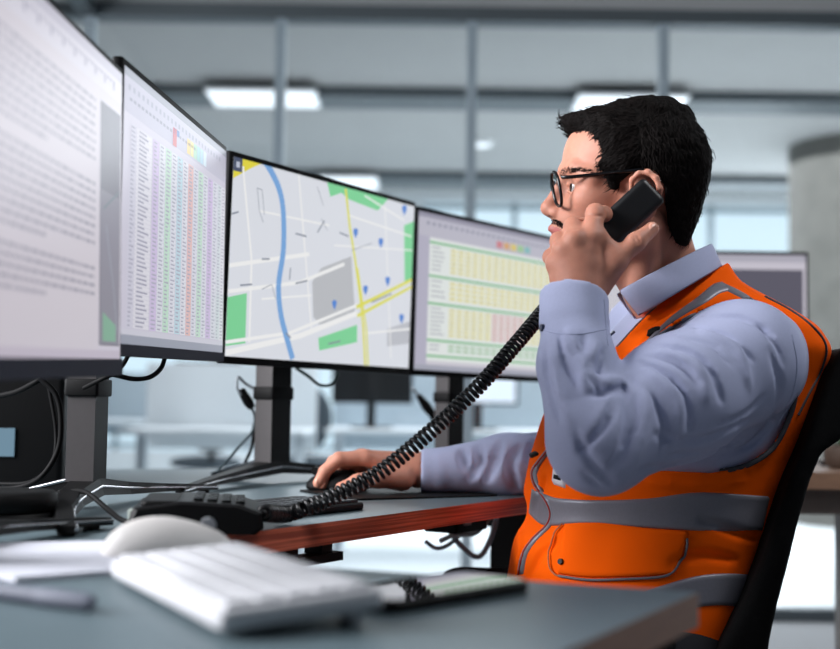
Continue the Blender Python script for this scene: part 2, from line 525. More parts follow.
far_monitor(-.28, 7.55, .74, 'small dark monitor on the desk with the grey-blue screen', .3)
far_monitor(.35, 7.55, .74, 'small glowing monitor on the desk behind the coiled cord', -.2, False)
far_monitor(-1.6, 9.5, .74, 'distant small lit monitor under the coloured spreadsheet screen', .1, False)
far_monitor(1.0, 9.8, .74, 'distant small lit monitor on the desk right of the coiled cord', .1, False)

# ================================================================== DESKS
m_desktop = mat('desk_laminate_greygreen', '55646a', .42, noise=.03, nscale=30, spec=.45)
def wood_mat():
    m = bpy.data.materials.new('layered_wood_edge'); m.use_nodes = True; nt = m.node_tree; b = nt.nodes['Principled BSDF']
    tc = nt.nodes.new('ShaderNodeTexCoord'); mp = nt.nodes.new('ShaderNodeMapping'); mp.inputs['Scale'].default_value = (3, 3, 260)
    nt.links.new(tc.outputs['Object'], mp.inputs['Vector'])
    n = nt.nodes.new('ShaderNodeTexNoise'); n.inputs['Scale'].default_value = 1.6; n.inputs['Detail'].default_value = 3
    nt.links.new(mp.outputs[0], n.inputs['Vector'])
    r = nt.nodes.new('ShaderNodeValToRGB'); e = r.color_ramp.elements
    e[0].position = .38; e[0].color = (*hexc('873f2f'), 1); e[1].position = .6; e[1].color = (*hexc('c8694f'), 1)
    nt.links.new(n.outputs['Fac'], r.inputs['Fac']); nt.links.new(r.outputs[0], b.inputs['Base Color']); b.inputs['Roughness'].default_value = .5
    return m
m_wood = wood_mat()
m_blackm = mat('black_metal', '0b0c0d', .45, spec=.25)
m_black = mat('black_matte', '070708', .6, spec=.2)
m_black2 = mat('black_satin', '070708', .5, spec=.18)
TH = .026
def desk(poly, name, label, legs, m_wood=m_wood):
    t = thing(name, label, 'desk', (0, 0, 0))
    b = MB(); n = len(poly)
    b.raw([(p[0], p[1], DESK) for p in poly], [tuple(range(n))], m_desktop, False)
    b.raw([(p[0], p[1], DESK - TH) for p in poly], [tuple(reversed(range(n)))], m_wood, False)
    for i in range(n):
        p, q = poly[i], poly[(i + 1) % n]
        b.raw([(p[0], p[1], DESK - TH), (q[0], q[1], DESK - TH), (q[0], q[1], DESK), (p[0], p[1], DESK)], [(0, 1, 2, 3)], m_wood, False)
    b.build('desktop', t)
    for (x, y, ax, ay, L) in legs:
        l = MB(); M = Matrix.Translation((x, y, 0)) @ Matrix.Rotation(math.atan2(ay, ax), 4, 'Z')
        l.box((0, 0, .02), (L, .06, .04), m_blackm, M, bev=.01); l.box((0, 0, .36), (.075, .05, .64), m_blackm, M); l.box((0, 0, .70), (L * .8, .05, .04), m_blackm, M)
        l.build('leg', t)
    return t
eC = Vector((-.297, 1.162)); eD = Vector((.516, .857)).normalized(); eN = Vector((-.857, .516)).normalized()
eE = eC + eD * 1.22
nd = Vector((.391, -.153)).normalized()
bL = eC - nd * 1.15
back_poly = [eC, eE, eE + eN * .85, bL + eN * .12 + Vector((.1, .55)), bL]
desk(back_poly, 'height_adjustable_desk', 'grey topped desk with red-brown wood edge holding the four monitors and the desk phone',
     [(eE.x - .16, eE.y - .02, eN.x, eN.y, .5), (-.95, 1.85, eN.x, eN.y, .5)])
m_wood2 = mat('dark_brown_edge', '70503f', .55, noise=.15, nscale=20, stretch=(1, 1, 20))
cF = Vector((.215, .962)); cB = Vector((.082, .72))
rd = (cB - cF).normalized()
near_poly = [Vector((-1.25, .962 + (.215 + 1.25) * .391 - .004)), Vector((-1.25, .30)), Vector((-.10, -.02)), cF + rd * 1.0, cF]
near_poly = [Vector((-1.3, 1.115 - .391 * (-1.3 + .178) - .006)), Vector((-1.5, .35)), cF + rd * .85 + Vector((-.0, -.0)), cF + Vector((0, 0))]
desk(near_poly, 'office_desk', 'blurred grey foreground desk with brown wood edge under the white keyboard', [(.02, .62, -rd.x, -rd.y, .4), (-1.2, .95, -rd.x, -rd.y, .5)], m_wood2)
# right background desk
t = thing('side_desk', 'wood-edged desk at the right edge behind the chair, holding a potted plant', 'desk', (0, 0, 0))
m_woodside = mat('pale_brown_wood', '8a6a55', .55, noise=.15, nscale=20, stretch=(1, 1, 12))
m_apron = mat('grey_brown_panel', '6f655f', .7)
m_grey = mat('warm_grey_panel', '8f8a88', .7)
MB().box((1.50, 3.12, .735), (2.4, .74, .037), m_woodside).build('desktop', t)
MB().box((1.50, 2.84, .685), (2.3, .03, .06), m_apron).build('apron', t)
pd = MB(); pd.box((1.19, 2.96, .33), (.28, .44, .66), m_grey, bev=.01); pd.build('pedestal', t)
MB().box((2.4, 3.1, .33), (.05, .6, .66), m_grey).build('leg', t)
# potted plant
t = thing('potted_plant', 'small green plant in a brown pot on the right-hand desk', 'plant', (W(838, 466, 2.95).x + .012, 2.95, .7535))
m_pot = mat('brown_pot', '6b5a50', .6, noise=.1, nscale=30); m_leaf = mat('leaf_green', '3f5a35', .5, noise=.2, nscale=40); m_soil = mat('soil', '2b211a', .9, noise=.3, nscale=80)
MB().lathe([(.03, 0), (.042, .01), (.046, .04), (.044, .055), (.038, .055), (.036, .045)], m_pot).build('pot', t)
MB().cyl((0, 0, .035), (0, 0, .046), .037, .037, m_soil, 20).build('soil', t)
for k in range(12):
    a = k * 2.4; r_ = .02 + .03 * ((k * 37) % 10) / 10; h_ = .055 + .03 * ((k * 53) % 10) / 10
    l = MB(); tip = Vector((r_ * 1.6 * math.cos(a), r_ * 1.6 * math.sin(a), h_)); md = tip * .6 + Vector((0, 0, .03)); sd = Vector((-math.sin(a), math.cos(a), 0)) * .009
    l.raw([(0, 0, .045), md - sd, tip, md + sd, md + Vector((0, 0, .003)), md - Vector((0, 0, .001))], [(0, 1, 4), (1, 2, 4), (2, 3, 4), (3, 0, 4), (1, 0, 5), (2, 1, 5), (3, 2, 5), (0, 3, 5)], m_leaf, True)
    l.build('leaf', t)

# ------------------------------------------------------------------ monitors
MW, MH = .54, .325
m_bezel = mat('black_bezel', '060708', .6, spec=.1)
m_back = mat('monitor_back_plastic', '1b1c1e', .5, bump=.1)
m_neckside = mat('stand_grey_side', '3f3c3d', .5, metal=.1, noise=.04, nscale=120)
m_chrome = mat('brushed_chrome', 'b9b9bd', .25, metal=1.0)
m_chin = mat('grey_chin', '2b2d38', .7, spec=.08)

def homog(corners):
    """pixel -> (u, v) of the panel whose TL TR BR BL pixel corners are given"""
    A = []; B = []
    for (x, y), (u, v) in zip(corners, ((0, 0), (1, 0), (1, 1), (0, 1))):
        A += [[x, y, 1, 0, 0, 0, -u * x, -u * y], [0, 0, 0, x, y, 1, -v * x, -v * y]]; B += [u, v]
    h = np.linalg.solve(np.array(A, float), np.array(B, float)); H = np.append(h, 1).reshape(3, 3)
    def f(p):
        q = H @ np.array([p[0], p[1], 1.0]); return (q[0] / q[2], q[1] / q[2])
    return f

class Scr:
    """flat picture shown by a display: stacked thin shapes in one mesh"""
    def __init__(s, w, h): s.w = w; s.h = h; s.mb = MB(); s.layer = 0
    def P(s, u, v, l): return ((u - .5) * s.w, -.00004 - .00012 * l, (.5 - v) * s.h)
    def poly(s, uv, col, l=1, st=None):
        uv = [(min(1, max(0, u)), min(1, max(0, v))) for u, v in uv]
        n = len(uv); s.mb.raw([s.P(u, v, l) for u, v in uv], [tuple(range(n))], emit(col, st or SCREEN), False)
    def rect(s, u0, v0, u1, v1, col, l=1, st=None): s.poly([(u0, v0), (u1, v0), (u1, v1), (u0, v1)], col, l, st)
    def line(s, pts, wd, col, l=2, st=None):
        ar = s.w / s.h
        for (a, b) in zip(pts[:-1], pts[1:]):
            dx, dy = (b[0] - a[0]) * ar, b[1] - a[1]; L = math.hypot(dx, dy) + 1e-9
            nx, ny = -dy / L * wd / 2, dx / L * wd / 2
            s.poly([(a[0] + nx / ar, a[1] + ny), (b[0] + nx / ar, b[1] + ny), (b[0] - nx / ar, b[1] - ny), (a[0] - nx / ar, a[1] - ny)], col, l, st)

def doc_screen():
    s = Scr(MW - .014, MH - .022); r = random.Random(3)
    s.rect(0, 0, 1, 1, 'c9c2d0', 0)
    s.rect(0, 0, 1, .035, 'b9b4c4', 1); s.rect(0, .035, 1, .11, 'cfcad6', 1)
    for k in range(40): s.rect(.03 + k * .023, .05, .03 + k * .023 + .012, .062 + .02 * (k % 3 == 0), 'a09bb0', 2)
    s.rect(.0, .11, .83, .965, 'cbc3cd', 1)
    for (v0, n) in ((.16, 9), (.43, 9), (.70, 5)):
        for k in range(n):
            v = v0 + k * .027; u = .1; end = .80 if k < n - 1 else .5
            while u < end:
                L = r.uniform(.012, .045); s.rect(u, v, min(u + L, end), v + .011, '948fa0', 2); u += L + .008
    s.rect(.835, .15, .99, .95, '5e5968', 1)
    s.rect(.84, .44, .985, .945, '7b7686', 2); s.poly([(.86, .84), (.96, .88), (.96, .935), (.86, .935)], '6fa387', 3)  # green patch and lines below: map reflection drawn into the screen colours
    s.line([(.86, .50), (.98, .42)], .01, '5d6b75', 3)
    s.line([(.88, .55), (.94, .75), (.97, .9)], .006, '9aa4b5', 3)
    s.rect(0, .965, 1, 1, 'bdb2c2', 1)
    return s
def sheet_screen():
    s = Scr(MW - .014, MH - .022); r = random.Random(5)
    s.rect(0, 0, 1, 1, 'c6c1d2', 0); s.rect(0, 0, 1, .03, '8a8d9d', 1); s.rect(0, .03, 1, .16, 'b5b2c6', 1)
    for k in range(26): s.rect(.03 + k * .035, .055, .03 + k * .035 + .016, .075, '9a9bb0', 2)
    for k in range(20): s.rect(.04 + k * .03, .10, .04 + k * .03 + .02, .112, '8f8fa4', 2)
    s.rect(.40, .085, .435, .16, 'c95560', 3); s.rect(.41, .085, .46, .11, '4b76b4', 3)
    for k, c in enumerate(('e3c56a', 'd9cf80', '9fcdb0', '8fc7c9', 'a7cbe0', 'c9dbe8')): s.rect(.54 + k * .036, .085, .572 + k * .036, .15, c, 2)
    cols = ['c9c6d6', 'd9d6e0', 'c9b6dc', 'd7d9e2', 'b9dcc4', 'd9dae4', 'b6d3df', 'dcdbe4', 'e2b3ad', 'd7d7e2', 'bcdcc6', 'd8d9e3', 'cbb4dd', 'd9dae4', 'd4dce0', 'e0dfe6']
    u = .05; ws = [.05, .13, .055, .055, .055, .055, .055, .055, .055, .055, .055, .055, .06, .06, .05, .05]
    for c, w_ in zip(cols, ws):
        s.rect(u, .19, u + w_ * .93, .94, c, 1)
        n = 46
        for k in range(n):
            v = .195 + k * .0162
            d = 'a09eb4' if w_ < .1 else '8c8aa3'
            L = w_ * r.uniform(.35, .7); s.rect(u + w_ * .12, v + .003, u + w_ * .12 + L, v + .0095, d if k % 3 else '9d9ab0', 3)
        u += w_
    for k in range(47): s.rect(.05, .1935 + k * .0162, .95, .1948 + k * .0162, 'b9b7c8', 2)
    s.rect(0, .945, 1, .965, 'c8c6d4', 1); s.rect(0, .965, 1, 1, '8f93a4', 1)
    return s
MAPC = [(232.5, 150), (415.6, 203.5), (411, 373.5), (221, 363.5)]
def map_screen():
    s = Scr(MW - .014, MH - .02); H = homog([(235, 155), (414, 206), (409.5, 370.5), (224, 359.5)])
    q = lambda pts: [H(p) for p in pts]
    s.rect(0, 0, 1, 1, 'eaedf5', 0)
    s.poly(q([(322, 268), (352, 256), (356, 318), (320, 326), (314, 318), (313, 282)]), 'c6c8cd', 1)
    s.poly(q([(388, 330), (411, 322), (410, 345), (388, 348)]), 'c9cbd3', 1)
    g_ = '86e0a2'
    s.poly(q([(225, 298), (247, 294), (245, 346), (225, 349)]), g_, 1)
    s.poly(q([(319, 340), (358, 326), (358, 344), (320, 353)]), g_, 1)
    s.poly(q([(328, 181), (348, 186), (388, 197), (378, 210), (350, 199), (342, 192), (331, 196)]), g_, 1)
    s.poly(q([(404, 225), (414, 221), (413, 279), (405, 282)]), g_, 1)
    s.poly(q([(235, 155), (262, 162), (252, 167), (234, 177)]), 'f0e342', 1); s.rect(.0, .0, .04, .07, '4b5570', 2); s.rect(.012, .02, .028, .05, 'c8cede', 3)
    wr = 'ffffff'
    for ln, wd in (([(225, 265), (310, 254)], .022), ([(225, 292), (300, 283), (345, 264)], .02), ([(225, 356), (300, 338), (358, 314)], .03), ([(225, 345), (290, 335), (358, 306)], .018),
                   ([(244, 165), (252, 260), (249, 345)], .015), ([(300, 165), (312, 330)], .012), ([(365, 195), (404, 220)], .01), ([(350, 215), (411, 236)], .01), ([(335, 245), (412, 250)], .008),
                   ([(365, 335), (411, 330)], .012), ([(260, 210), (330, 225)], .01), ([(262, 300), (312, 296)], .01), ([(385, 205), (392, 360)], .01)):
        s.line(q(ln), wd, wr, 2)
    s.line(q(smooth2([(266, 160), (273, 172), (280, 188), (284, 210), (284, 250), (279, 285), (281, 315), (287, 340), (293, 362)], 4)), .042, '7fb0e8', 3)
    y_ = 'ecea62'
    s.line(q([(346, 188), (350, 225), (356, 262), (361, 300), (364, 330), (366, 368)]), .02, y_, 4)
    s.line(q([(358, 268), (367, 330), (369, 368)]), .016, y_, 4)
    s.line(q([(357, 308), (412, 280)]), .022, y_, 4); s.line(q([(358, 317), (412, 287)]), .02, y_, 4)
    for p in ((356, 233), (381, 243), (404, 210), (388, 282), (366, 291), (335, 306), (402, 320)):
        s.poly(q([(p[0] - 2.4, p[1] - 4), (p[0], p[1] - 5.5), (p[0] + 2.4, p[1] - 4), (p[0] + 2, p[1]), (p[0], p[1] + 5), (p[0] - 2, p[1])]), '5a8fe0', 5)
    r = random.Random(9)
    for a, b in (((232, 213), (239, 211)), ((262, 259), (270, 259)), ((240, 286), (252, 285)), ((296, 233), (307, 236)), ((325, 220), (318, 232)), ((340, 232), (349, 236)), ((291, 268), (290, 280)), ((372, 303), (392, 294)), ((286, 335), (291, 340)), ((329, 346), (341, 343)), ((296, 284), (308, 281))):
        s.line(q([a, b]), .009, '8c93a3', 5)
    for pts in ([(258, 187), (260, 210), (264, 222)], [(258, 187), (263, 189), (265, 214)], [(322, 218), (328, 230)], [(262, 290), (272, 285), (276, 300)], [(352, 250), (372, 243)], [(318, 186), (324, 205)]):
        s.line(q(pts), .005, 'a3a9b6', 4)
    return s
def table_screen():
    s = Scr(MW - .014, MH - .02); r = random.Random(8)
    s.rect(0, 0, 1, 1, 'd9d6e0', 0); s.rect(0, 0, 1, .03, 'a19fb2', 1); s.rect(0, .03, 1, .15, 'c9c7d5', 1); s.rect(0, .15, .07, .97, 'c0bdd0', 1)
    for k in range(24): s.rect(.05 + k * .035, .055, .066 + k * .035, .075, '9a9bb0', 2)
    for k, c in enumerate(('d98a92', 'e3b07a', 'e8d27a', 'a7d6a0', '8fc7c9')): s.rect(.50 + k * .05, .09, .54 + k * .05, .135, c, 2)
    s.rect(.07, .155, .97, .94, 'f0f5f3', 1)
    vs = [.175, .39, .565, .80, .90]
    for v in vs: s.rect(.07, v, .97, v + .016, '8fca9b', 2)
    for i in range(4):
        v0, v1 = vs[i] + .03, vs[i + 1] - .015
        nr = max(2, int((v1 - v0) / .026))
        for k in range(nr):
            v = v0 + (v1 - v0) * k / nr
            for j in range(16):
                u = .20 + j * .047; c = 'f6f0b6'
                if i == 2 and 6 <= j <= 10: c = 'ecc2c6'
                if i == 3: c = 'bfe0c6'
                s.rect(u, v, u + .038, v + (v1 - v0) / nr * .72, c, 2)
                s.rect(u + .008, v + .006, u + .008 + r.uniform(.01, .022), v + .012, 'b9b79a', 3)
            s.rect(.085, v + .004, .085 + r.uniform(.05, .09), v + .012, 'b4b6c0', 2)
    s.rect(.0, .965, 1, 1, 'aeb0bf', 1)
    return s

def monitor(c, yaw, tilt, rl, scr, label, name='computer_monitor', drop=True, chin=.012, sd=.115, arms=True, group='monitors in the row on the desks', dz=DESK):
    sy, cy = math.sin(yaw), math.cos(yaw)
    c = Vector(c); back = Vector((-cy, sy, 0)) * sd
    base = Vector((c.x, c.y, dz)) + back; base.z = dz
    t = thing(name, label, 'monitor', base, PI / 2 - yaw, group)
    zc = c.z - dz
    T = Matrix.Translation((0, -sd, zc)) @ Matrix.Rotation(rl, 4, 'Y') @ Matrix.Rotation(-tilt, 4, 'X')
    h = MB()
    h.rbox((0, .006, 0), (MW, .012, MH), .004, m_bezel, Matrix.Identity(4))
    # tapered back shell
    def rr(w_, h_, y): return [(sx * w_ / 2, y, sz * h_ / 2) for sx, sz in ((-1, -1), (1, -1), (1, 1), (-1, 1))]
    h.loft([rr(MW - .004, MH - .004, .010), rr(MW - .03, MH - .03, .022), rr(MW * .6, MH * .62, .045), rr(MW * .45, MH * .5, .05)], m_back, smooth=False)
    ho = h.build('housing', t, T)
    so = scr.mb.build('screen', ho, Matrix.Translation((0, -.0003, (chin - .009) / 2 if chin else 0)))
    if chin > .013: MB().box((0, -.0008, -MH / 2 + chin / 2), (MW - .004, .002, chin - .001), m_chin).build('chin', ho)
    n = MB()  # neck: front face black, side faces grey
    hw, hd, z0, z1 = .027, .018, .036, zc + .03
    n.raw([(-hw, -hd, z0), (hw, -hd, z0), (hw, -hd, z1), (-hw, -hd, z1)], [(0, 1, 2, 3)], m_black2, False)
    n.raw([(-hw, hd, z0), (hw, hd, z0), (hw, hd, z1), (-hw, hd, z1)], [(3, 2, 1, 0)], m_black2, False)
    for sx in (-1, 1):
        n.raw([(sx * hw, -hd, z0), (sx * hw, hd, z0), (sx * hw, hd, z1), (sx * hw, -hd, z1)], [(0, 1, 2, 3)], m_neckside, False)
    n.raw([(-hw, -hd, z1), (hw, -hd, z1), (hw, hd, z1), (-hw, hd, z1)], [(0, 1, 2, 3)], m_black2, False)
    n.raw([(-hw, -hd, z0), (hw, -hd, z0), (hw, hd, z0), (-hw, hd, z0)], [(0, 1, 2, 3)], m_black2, False)
    n.build('neck', t)
    b = MB(); b.box((0, -.035, zc), (.12, .05, .12), m_back, bev=.01); b.build('mount', t)
    b = MB(); b.box((0, 0, .155), (hw * 2 + .008, hd * 2 + .008, .022), m_black, bev=.004); b.build('cable_clip', t)
    if arms:
        for s_ in (-1, 1):
            a = MB(); ch = MB(); rings = []; cr = []
            for p, w_, hh in ((0, .05, .022), (.10, .036, .017), (.2, .028, .012), (.33, .022, .008)):
                y = -.09 * (p / .33) ** 1.6; zt = .04 - .028 * (p / .33) ** .8
                rings.append([(s_ * p, y - w_ / 2, zt - hh), (s_ * p, y + w_ / 2, zt - hh), (s_ * p, y + w_ / 2 * .7, zt), (s_ * p, y - w_ / 2 * .7, zt)])
                cr.append((s_ * p, y - w_ / 2 * .85, zt - hh * .5))
            a.loft(rings, m_black2, smooth=False); a.cyl((s_ * .31, -.082, 0), (s_ * .31, -.082, .008), .009, .009, m_black, 12)
            ao = a.build('base_arm', t)
            for u, v in zip(smooth_path(cr, 4)[:-1], smooth_path(cr, 4)[1:]): pass
            ch.tube(smooth_path(cr, 4), .0022, m_chrome, 6); ch.build('chrome_trim', ao)
        f = MB(); f.loft([[(-.025, .0, .018), (.025, 0, .018), (.025, 0, .04), (-.025, 0, .04)], [(-.018, .12, 0), (.018, .12, 0), (.018, .12, .012), (-.018, .12, .012)]], m_black2, smooth=False)
        fo = f.build('rear_foot', t)
        e = MB(); e.tube([(-.024, .01, .04), (-.018, .12, .012)], .0025, m_chrome, 6); e.build('chrome_trim', fo)
    return t
D = math.radians
monitor((-.317, 1.045, CAMH + .179), 0, D(.8), D(-1.9), doc_screen(), 'nearest blurred monitor at the left edge showing a text document', chin=.018)
monitor((-.3105, 1.605, CAMH + .2155), D(3.2), 0, D(-1.3), sheet_screen(), 'black-framed monitor showing a spreadsheet of tinted columns, second from the left', chin=.014)
monitor((-.1545, 2.114, CAMH + .2183), D(31.4), D(-1.4), D(.2), map_screen(), 'black monitor showing a street map with a blue river')
monitor((.155, 2.59, CAMH + .215), D(38.3), D(-.9), D(.4), table_screen(), 'monitor beside the man\'s hand showing a green and yellow table')
def grey_screen():
    s = Scr(MW - .014, MH - .02); s.rect(0, 0, 1, 1, 'd5d0dc', 0); s.rect(0, 0, 1, .06, 'b9b6c4', 1); s.rect(.60, .12, .985, .96, '625f6e', 1)
    s.rect(.03, .14, .585, .96, 'e4e2ea', 1)
    for k in range(20): s.rect(.06, .18 + k * .036, .5 - .1 * (k % 3), .19 + k * .036, 'bcbac8', 2)
    return s
m5 = W(808, 252, 3.05)
monitor((m5.x - .268, 3.05, m5.z - MH / 2), PI / 2, 0, 0, grey_screen(), 'monitor behind the man\'s shoulder with a dark grey panel on its screen', group='monitors in the row on the desks', dz=.7535, sd=.1)

# black tower behind the left monitors
t = thing('computer_tower', 'black computer tower standing behind the left monitor stands with a painted blue screen reflection', 'computer', (-.78, 2.08, DESK), .12)
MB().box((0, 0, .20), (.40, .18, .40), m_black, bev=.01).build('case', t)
MB().box((.11, -.092, .070), (.03, .004, .045), emit((.35, .6, .8), .4, 'blue_screen_reflection')).build('reflection_patch', t)  # glowing patch stands in for a screen reflected in the dark case

# ------------------------------------------------------------------ cables
m_cable = mat('black_cable', '060607', .65, spec=.15)
m_gcable = mat('grey_cable', 'a3acb2', .5)
def cable(pts, r, label, m=None, cat='cable', group=None, plug=None):
    b = MB(); b.tube(smooth_path(pts, 8), r, m or m_cable, 8)
    o = b.build('cable'); setp(o, label, cat, group)
    return o
cable([W(128, 356, 1.56), W(122, 366, 1.55), W(113, 374, 1.54), W(100, 380, 1.54), W(84, 388, 1.56)], .0028, 'short black cable looping behind the lower corner of the leftmost screen')
cable([W(166, 354, 1.66), W(161, 368, 1.64), W(150, 377, 1.62), W(134, 379, 1.6), W(115, 375, 1.58), W(100, 372, 1.6)], .0032, 'thick black cable looping under the tinted spreadsheet monitor')
cable([W(40, 378, 1.66), W(56, 395, 1.66), W(61, 420, 1.66), W(58, 450, 1.66), W(42, 476, 1.66), W(20, 487, 1.68), W(-10, 489, 1.7)], .0038, 'black cable dropping left of the nearer stand onto the desk')
cable([W(48, 382, 1.7), W(56, 430, 1.7), W(52, 462, 1.7), W(30, 482, 1.75), W(-8, 484, 1.78)], .003, 'thinner black cable behind the one dropping left of the nearer stand')
cable([W(-6, 397, 1.75), W(16, 392, 1.72), W(34, 383, 1.7), W(45, 376, 1.7)], .004, 'black cable sagging from the lower left edge of the leftmost screen')
cable([Vector(Wz(60, 492, .775)), Vector(Wz(85, 492, .78)), Wz(106, 508, .765), Wz(122, 520, .757), Wz(140, 523, .756)], .0032, 'black phone cable running over the stand foot to the desk phone')
cable([W(272, 370, 2.2), W(268, 384, 2.19), W(258, 389, 2.17), W(246, 384, 2.16), W(238, 377, 2.15), W(237, 388, 2.15), W(243, 396, 2.16)], .0026, 'grey cable looping beside the map monitor stand', m_gcable)
t = thing('video_connector', 'black video plug hanging beside the map monitor stand', 'plug', (0, 0, 0))
a_, b_ = W(241, 390, 2.16), W(252, 408, 2.17)
MB().tube([a_, a_ * .3 + b_ * .7, b_], [.007, .009, .006], m_black, 10).build('plug_body', t)
cable([W(252, 408, 2.17), W(255, 418, 2.2), W(252, 432, 2.22), W(238, 448, 2.22), W(226, 462, 2.2), W(217, 472, 2.19)], .0024, 'thin grey cable running down from the video plug to the desk', mat('midgrey_cable', '4b5a60', .5))
cable([W(254, 424, 2.25), W(252, 446, 2.25), W(245, 463, 2.25)], .003, 'short dark cable behind the map monitor stand')
cable([W(296, 368, 2.18), W(308, 376, 2.18), W(320, 385, 2.2), W(332, 384, 2.22), W(338, 373, 2.24)], .0028, 'dark green cable hanging in a loop under the map monitor', mat('greenblack_cable', '15302c', .5))
t = thing('video_connector', 'dark plug angled beside the stand of the green and yellow table monitor', 'plug', (0, 0, 0))
a_, b_ = W(418, 395, 2.68), W(432, 414, 2.70)
MB().tube([a_, a_ * .4 + b_ * .6, b_, W(437, 424, 2.71)], [.006, .011, .009, .006], m_black, 10).build('plug_body', t)
cable([W(412, 388, 2.67), W(418, 395, 2.68)], .003, 'short grey cable into the plug beside the table monitor stand', m_gcable)
# ------------------------------------------------------------------ items on the desks
# black puck
p = Wz(-18, 529, DESK)
t = thing('docking_puck', 'round black two-tiered puck at the left edge of the monitor desk', 'speakerphone', (p.x + .0, p.y + .055, DESK))
MB().lathe([(.058, 0), (.062, .002), (.062, .014), (.058, .0155)], m_black2, n=48).build('lower_ring', t)
MB().lathe([(.058, .0156), (.062, .017), (.062, .034), (.058, .037), (.04, .0375)], m_black, n=48).build('upper_ring', t)

# desk phone base
pa = Wz(143, 522, DESK); 
phone = thing('desk_phone', 'black desk telephone base between the monitors and the keyboard', 'telephone', (0, 0, 0))
pc = Wz(196, 519, DESK + .012)
PC = Vector((pc.x, pc.y + .02, DESK)); pM = Matrix.Translation(PC) @ Matrix.Rotation(D(8), 4, 'Z') @ Matrix.Scale(.87, 4)
b = MB()
prof = [(-.078, .006), (-.082, .016), (-.076, .032), (-.02, .040), (.05, .036), (.078, .026), (.080, .008), (.07, 0), (-.07, 0)]
rings = []
for yy, s_ in ((-.085, .93), (-.08, 1), (.08, 1), (.085, .93)):
    rings.append([(x * s_, yy, z * (1 if abs(s_ - 1) < .01 else .9) + (0 if abs(s_ - 1) < .01 else .001)) for x, z in prof])
b.loft(rings, m_black2, pM, smooth=False); b.build('base', phone)
b = MB(); b.box((-.045, -.005, .036), (.045, .14, .008), m_black, pM, bev=.008); b.build('cradle', phone)
for i in range(4):
    for j in range(5):
        k = MB(); k.box((.0 + i * .017, -.055 + j * .024, .0405 - i * .0012), (.012, .014, .005), m_blackm, pM, bev=.002); k.build('key', phone)
b = MB(); b.box((-.079, -.062, .022), (.006, .03, .014), mat('pale_translucent', '9aa39b', .4), pM, bev=.002); b.build('side_button', phone)

# black keyboard on back desk
def keyboard(name, label, L, Wd, th, M, mb_, mk, rows, cols, feet=0, parent_group=None, lift=0.0, wire=None):
    t = thing(name, label, 'keyboard', (0, 0, 0)); t.matrix_world = M
    b = MB(); b.rbox((0, 0, th / 2), (L, Wd, th), .006, mb_); b.build('body', t)
    kw = (L - .012) / cols; kh = (Wd - .012) / rows
    n = 0
    for r_ in range(rows):
        c_ = 0
        while c_ < cols:
            w_ = 1
            if r_ == 0 and c_ == 4: w_ = 5
            k = MB(); x = -L / 2 + .006 + (c_ + w_ / 2) * kw; y = -Wd / 2 + .006 + (r_ + .5) * kh
            e = .0011
            k.loft([[(x + sx * (kw * w_ / 2 - e * q), y + sy * (kh / 2 - e * q), z) for sx, sy in ((-1, -1), (1, -1), (1, 1), (-1, 1))] for q, z in ((1, th), (1.1, th + .0025), (1.9, th + .0034))], mk, smooth=False)
            k.build('key', t); n += 1; c_ += w_
    if feet:
        for sx in (-1, 1):
            f = MB(); f.box((sx * (L / 2 - .03), Wd / 2 - .012, -lift / 2), (.02, .008, lift), mb_); f.build('foot', t)
    return t
m_keyb = mat('charcoal_keys', '202226', .5, spec=.3); 
ka = Wz(300, 503, DESK + .012)
M = Matrix.Translation((ka.x - .02, ka.y + .0, DESK)) @ Matrix.Rotation(math.atan2(eD.y, eD.x), 4, 'Z')
keyboard('keyboard', 'low black keyboard on the monitor desk beside the phone', .20, .115, .010, M, m_black2, m_keyb, 5, 10)
# black mat and mouse
mm = Wz(372, 492, DESK + .002)
t = MB(); MM = Matrix.Translation((mm.x + .04, mm.y - .005, DESK + .0015)) @ Matrix.Rotation(math.atan2(eD.y, eD.x) - .5, 4, 'Z')
t.rbox((0, 0, 0), (.25, .20, .003), .012, m_black, MM); o = t.build('mouse_mat'); setp(o, 'black mouse mat under the hand resting on the desk', 'mouse mat')
MOUSE = W(338, 478, 2.02)
def mouse(name, label, M, mbody, mwheel, sc=1.0):
    t = thing(name, label, 'mouse', (0, 0, 0)); t.matrix_world = M
    v = Vol((-.07, -.045, -.005), (.07, .045, .05), .0025)
    v.ell((0, 0, .004), (.058 * sc, .032 * sc, .030 * sc), k=.004); v.ell((-.012, 0, .01), (.04 * sc, .028 * sc, .026 * sc), k=.01)
    v.op((-.08, -.05, -.05), (.08, .05, 0), lambda X, Y, Z: Z + 0 * X + 0 * Y, .002, 'sub')
    v.cap((.02, 0, .036), (.062, 0, .024), .002, .002, .001, 'sub')
    V, Q = v.mesh(); mesh_obj('shell', [(V, Q)], [mbody], t)
    MB().cyl((.034, -.003, .029), (.034, .003, .029), .007, .007, mwheel, 16).build('scroll_wheel', t)
    return t
mouse('computer_mouse', 'dark computer mouse under the man\'s far hand', Matrix.Translation((MOUSE.x, 1.99, DESK + .003)) @ Matrix.Rotation(PI * .97, 4, 'Z'), m_black, m_blackm, .85)

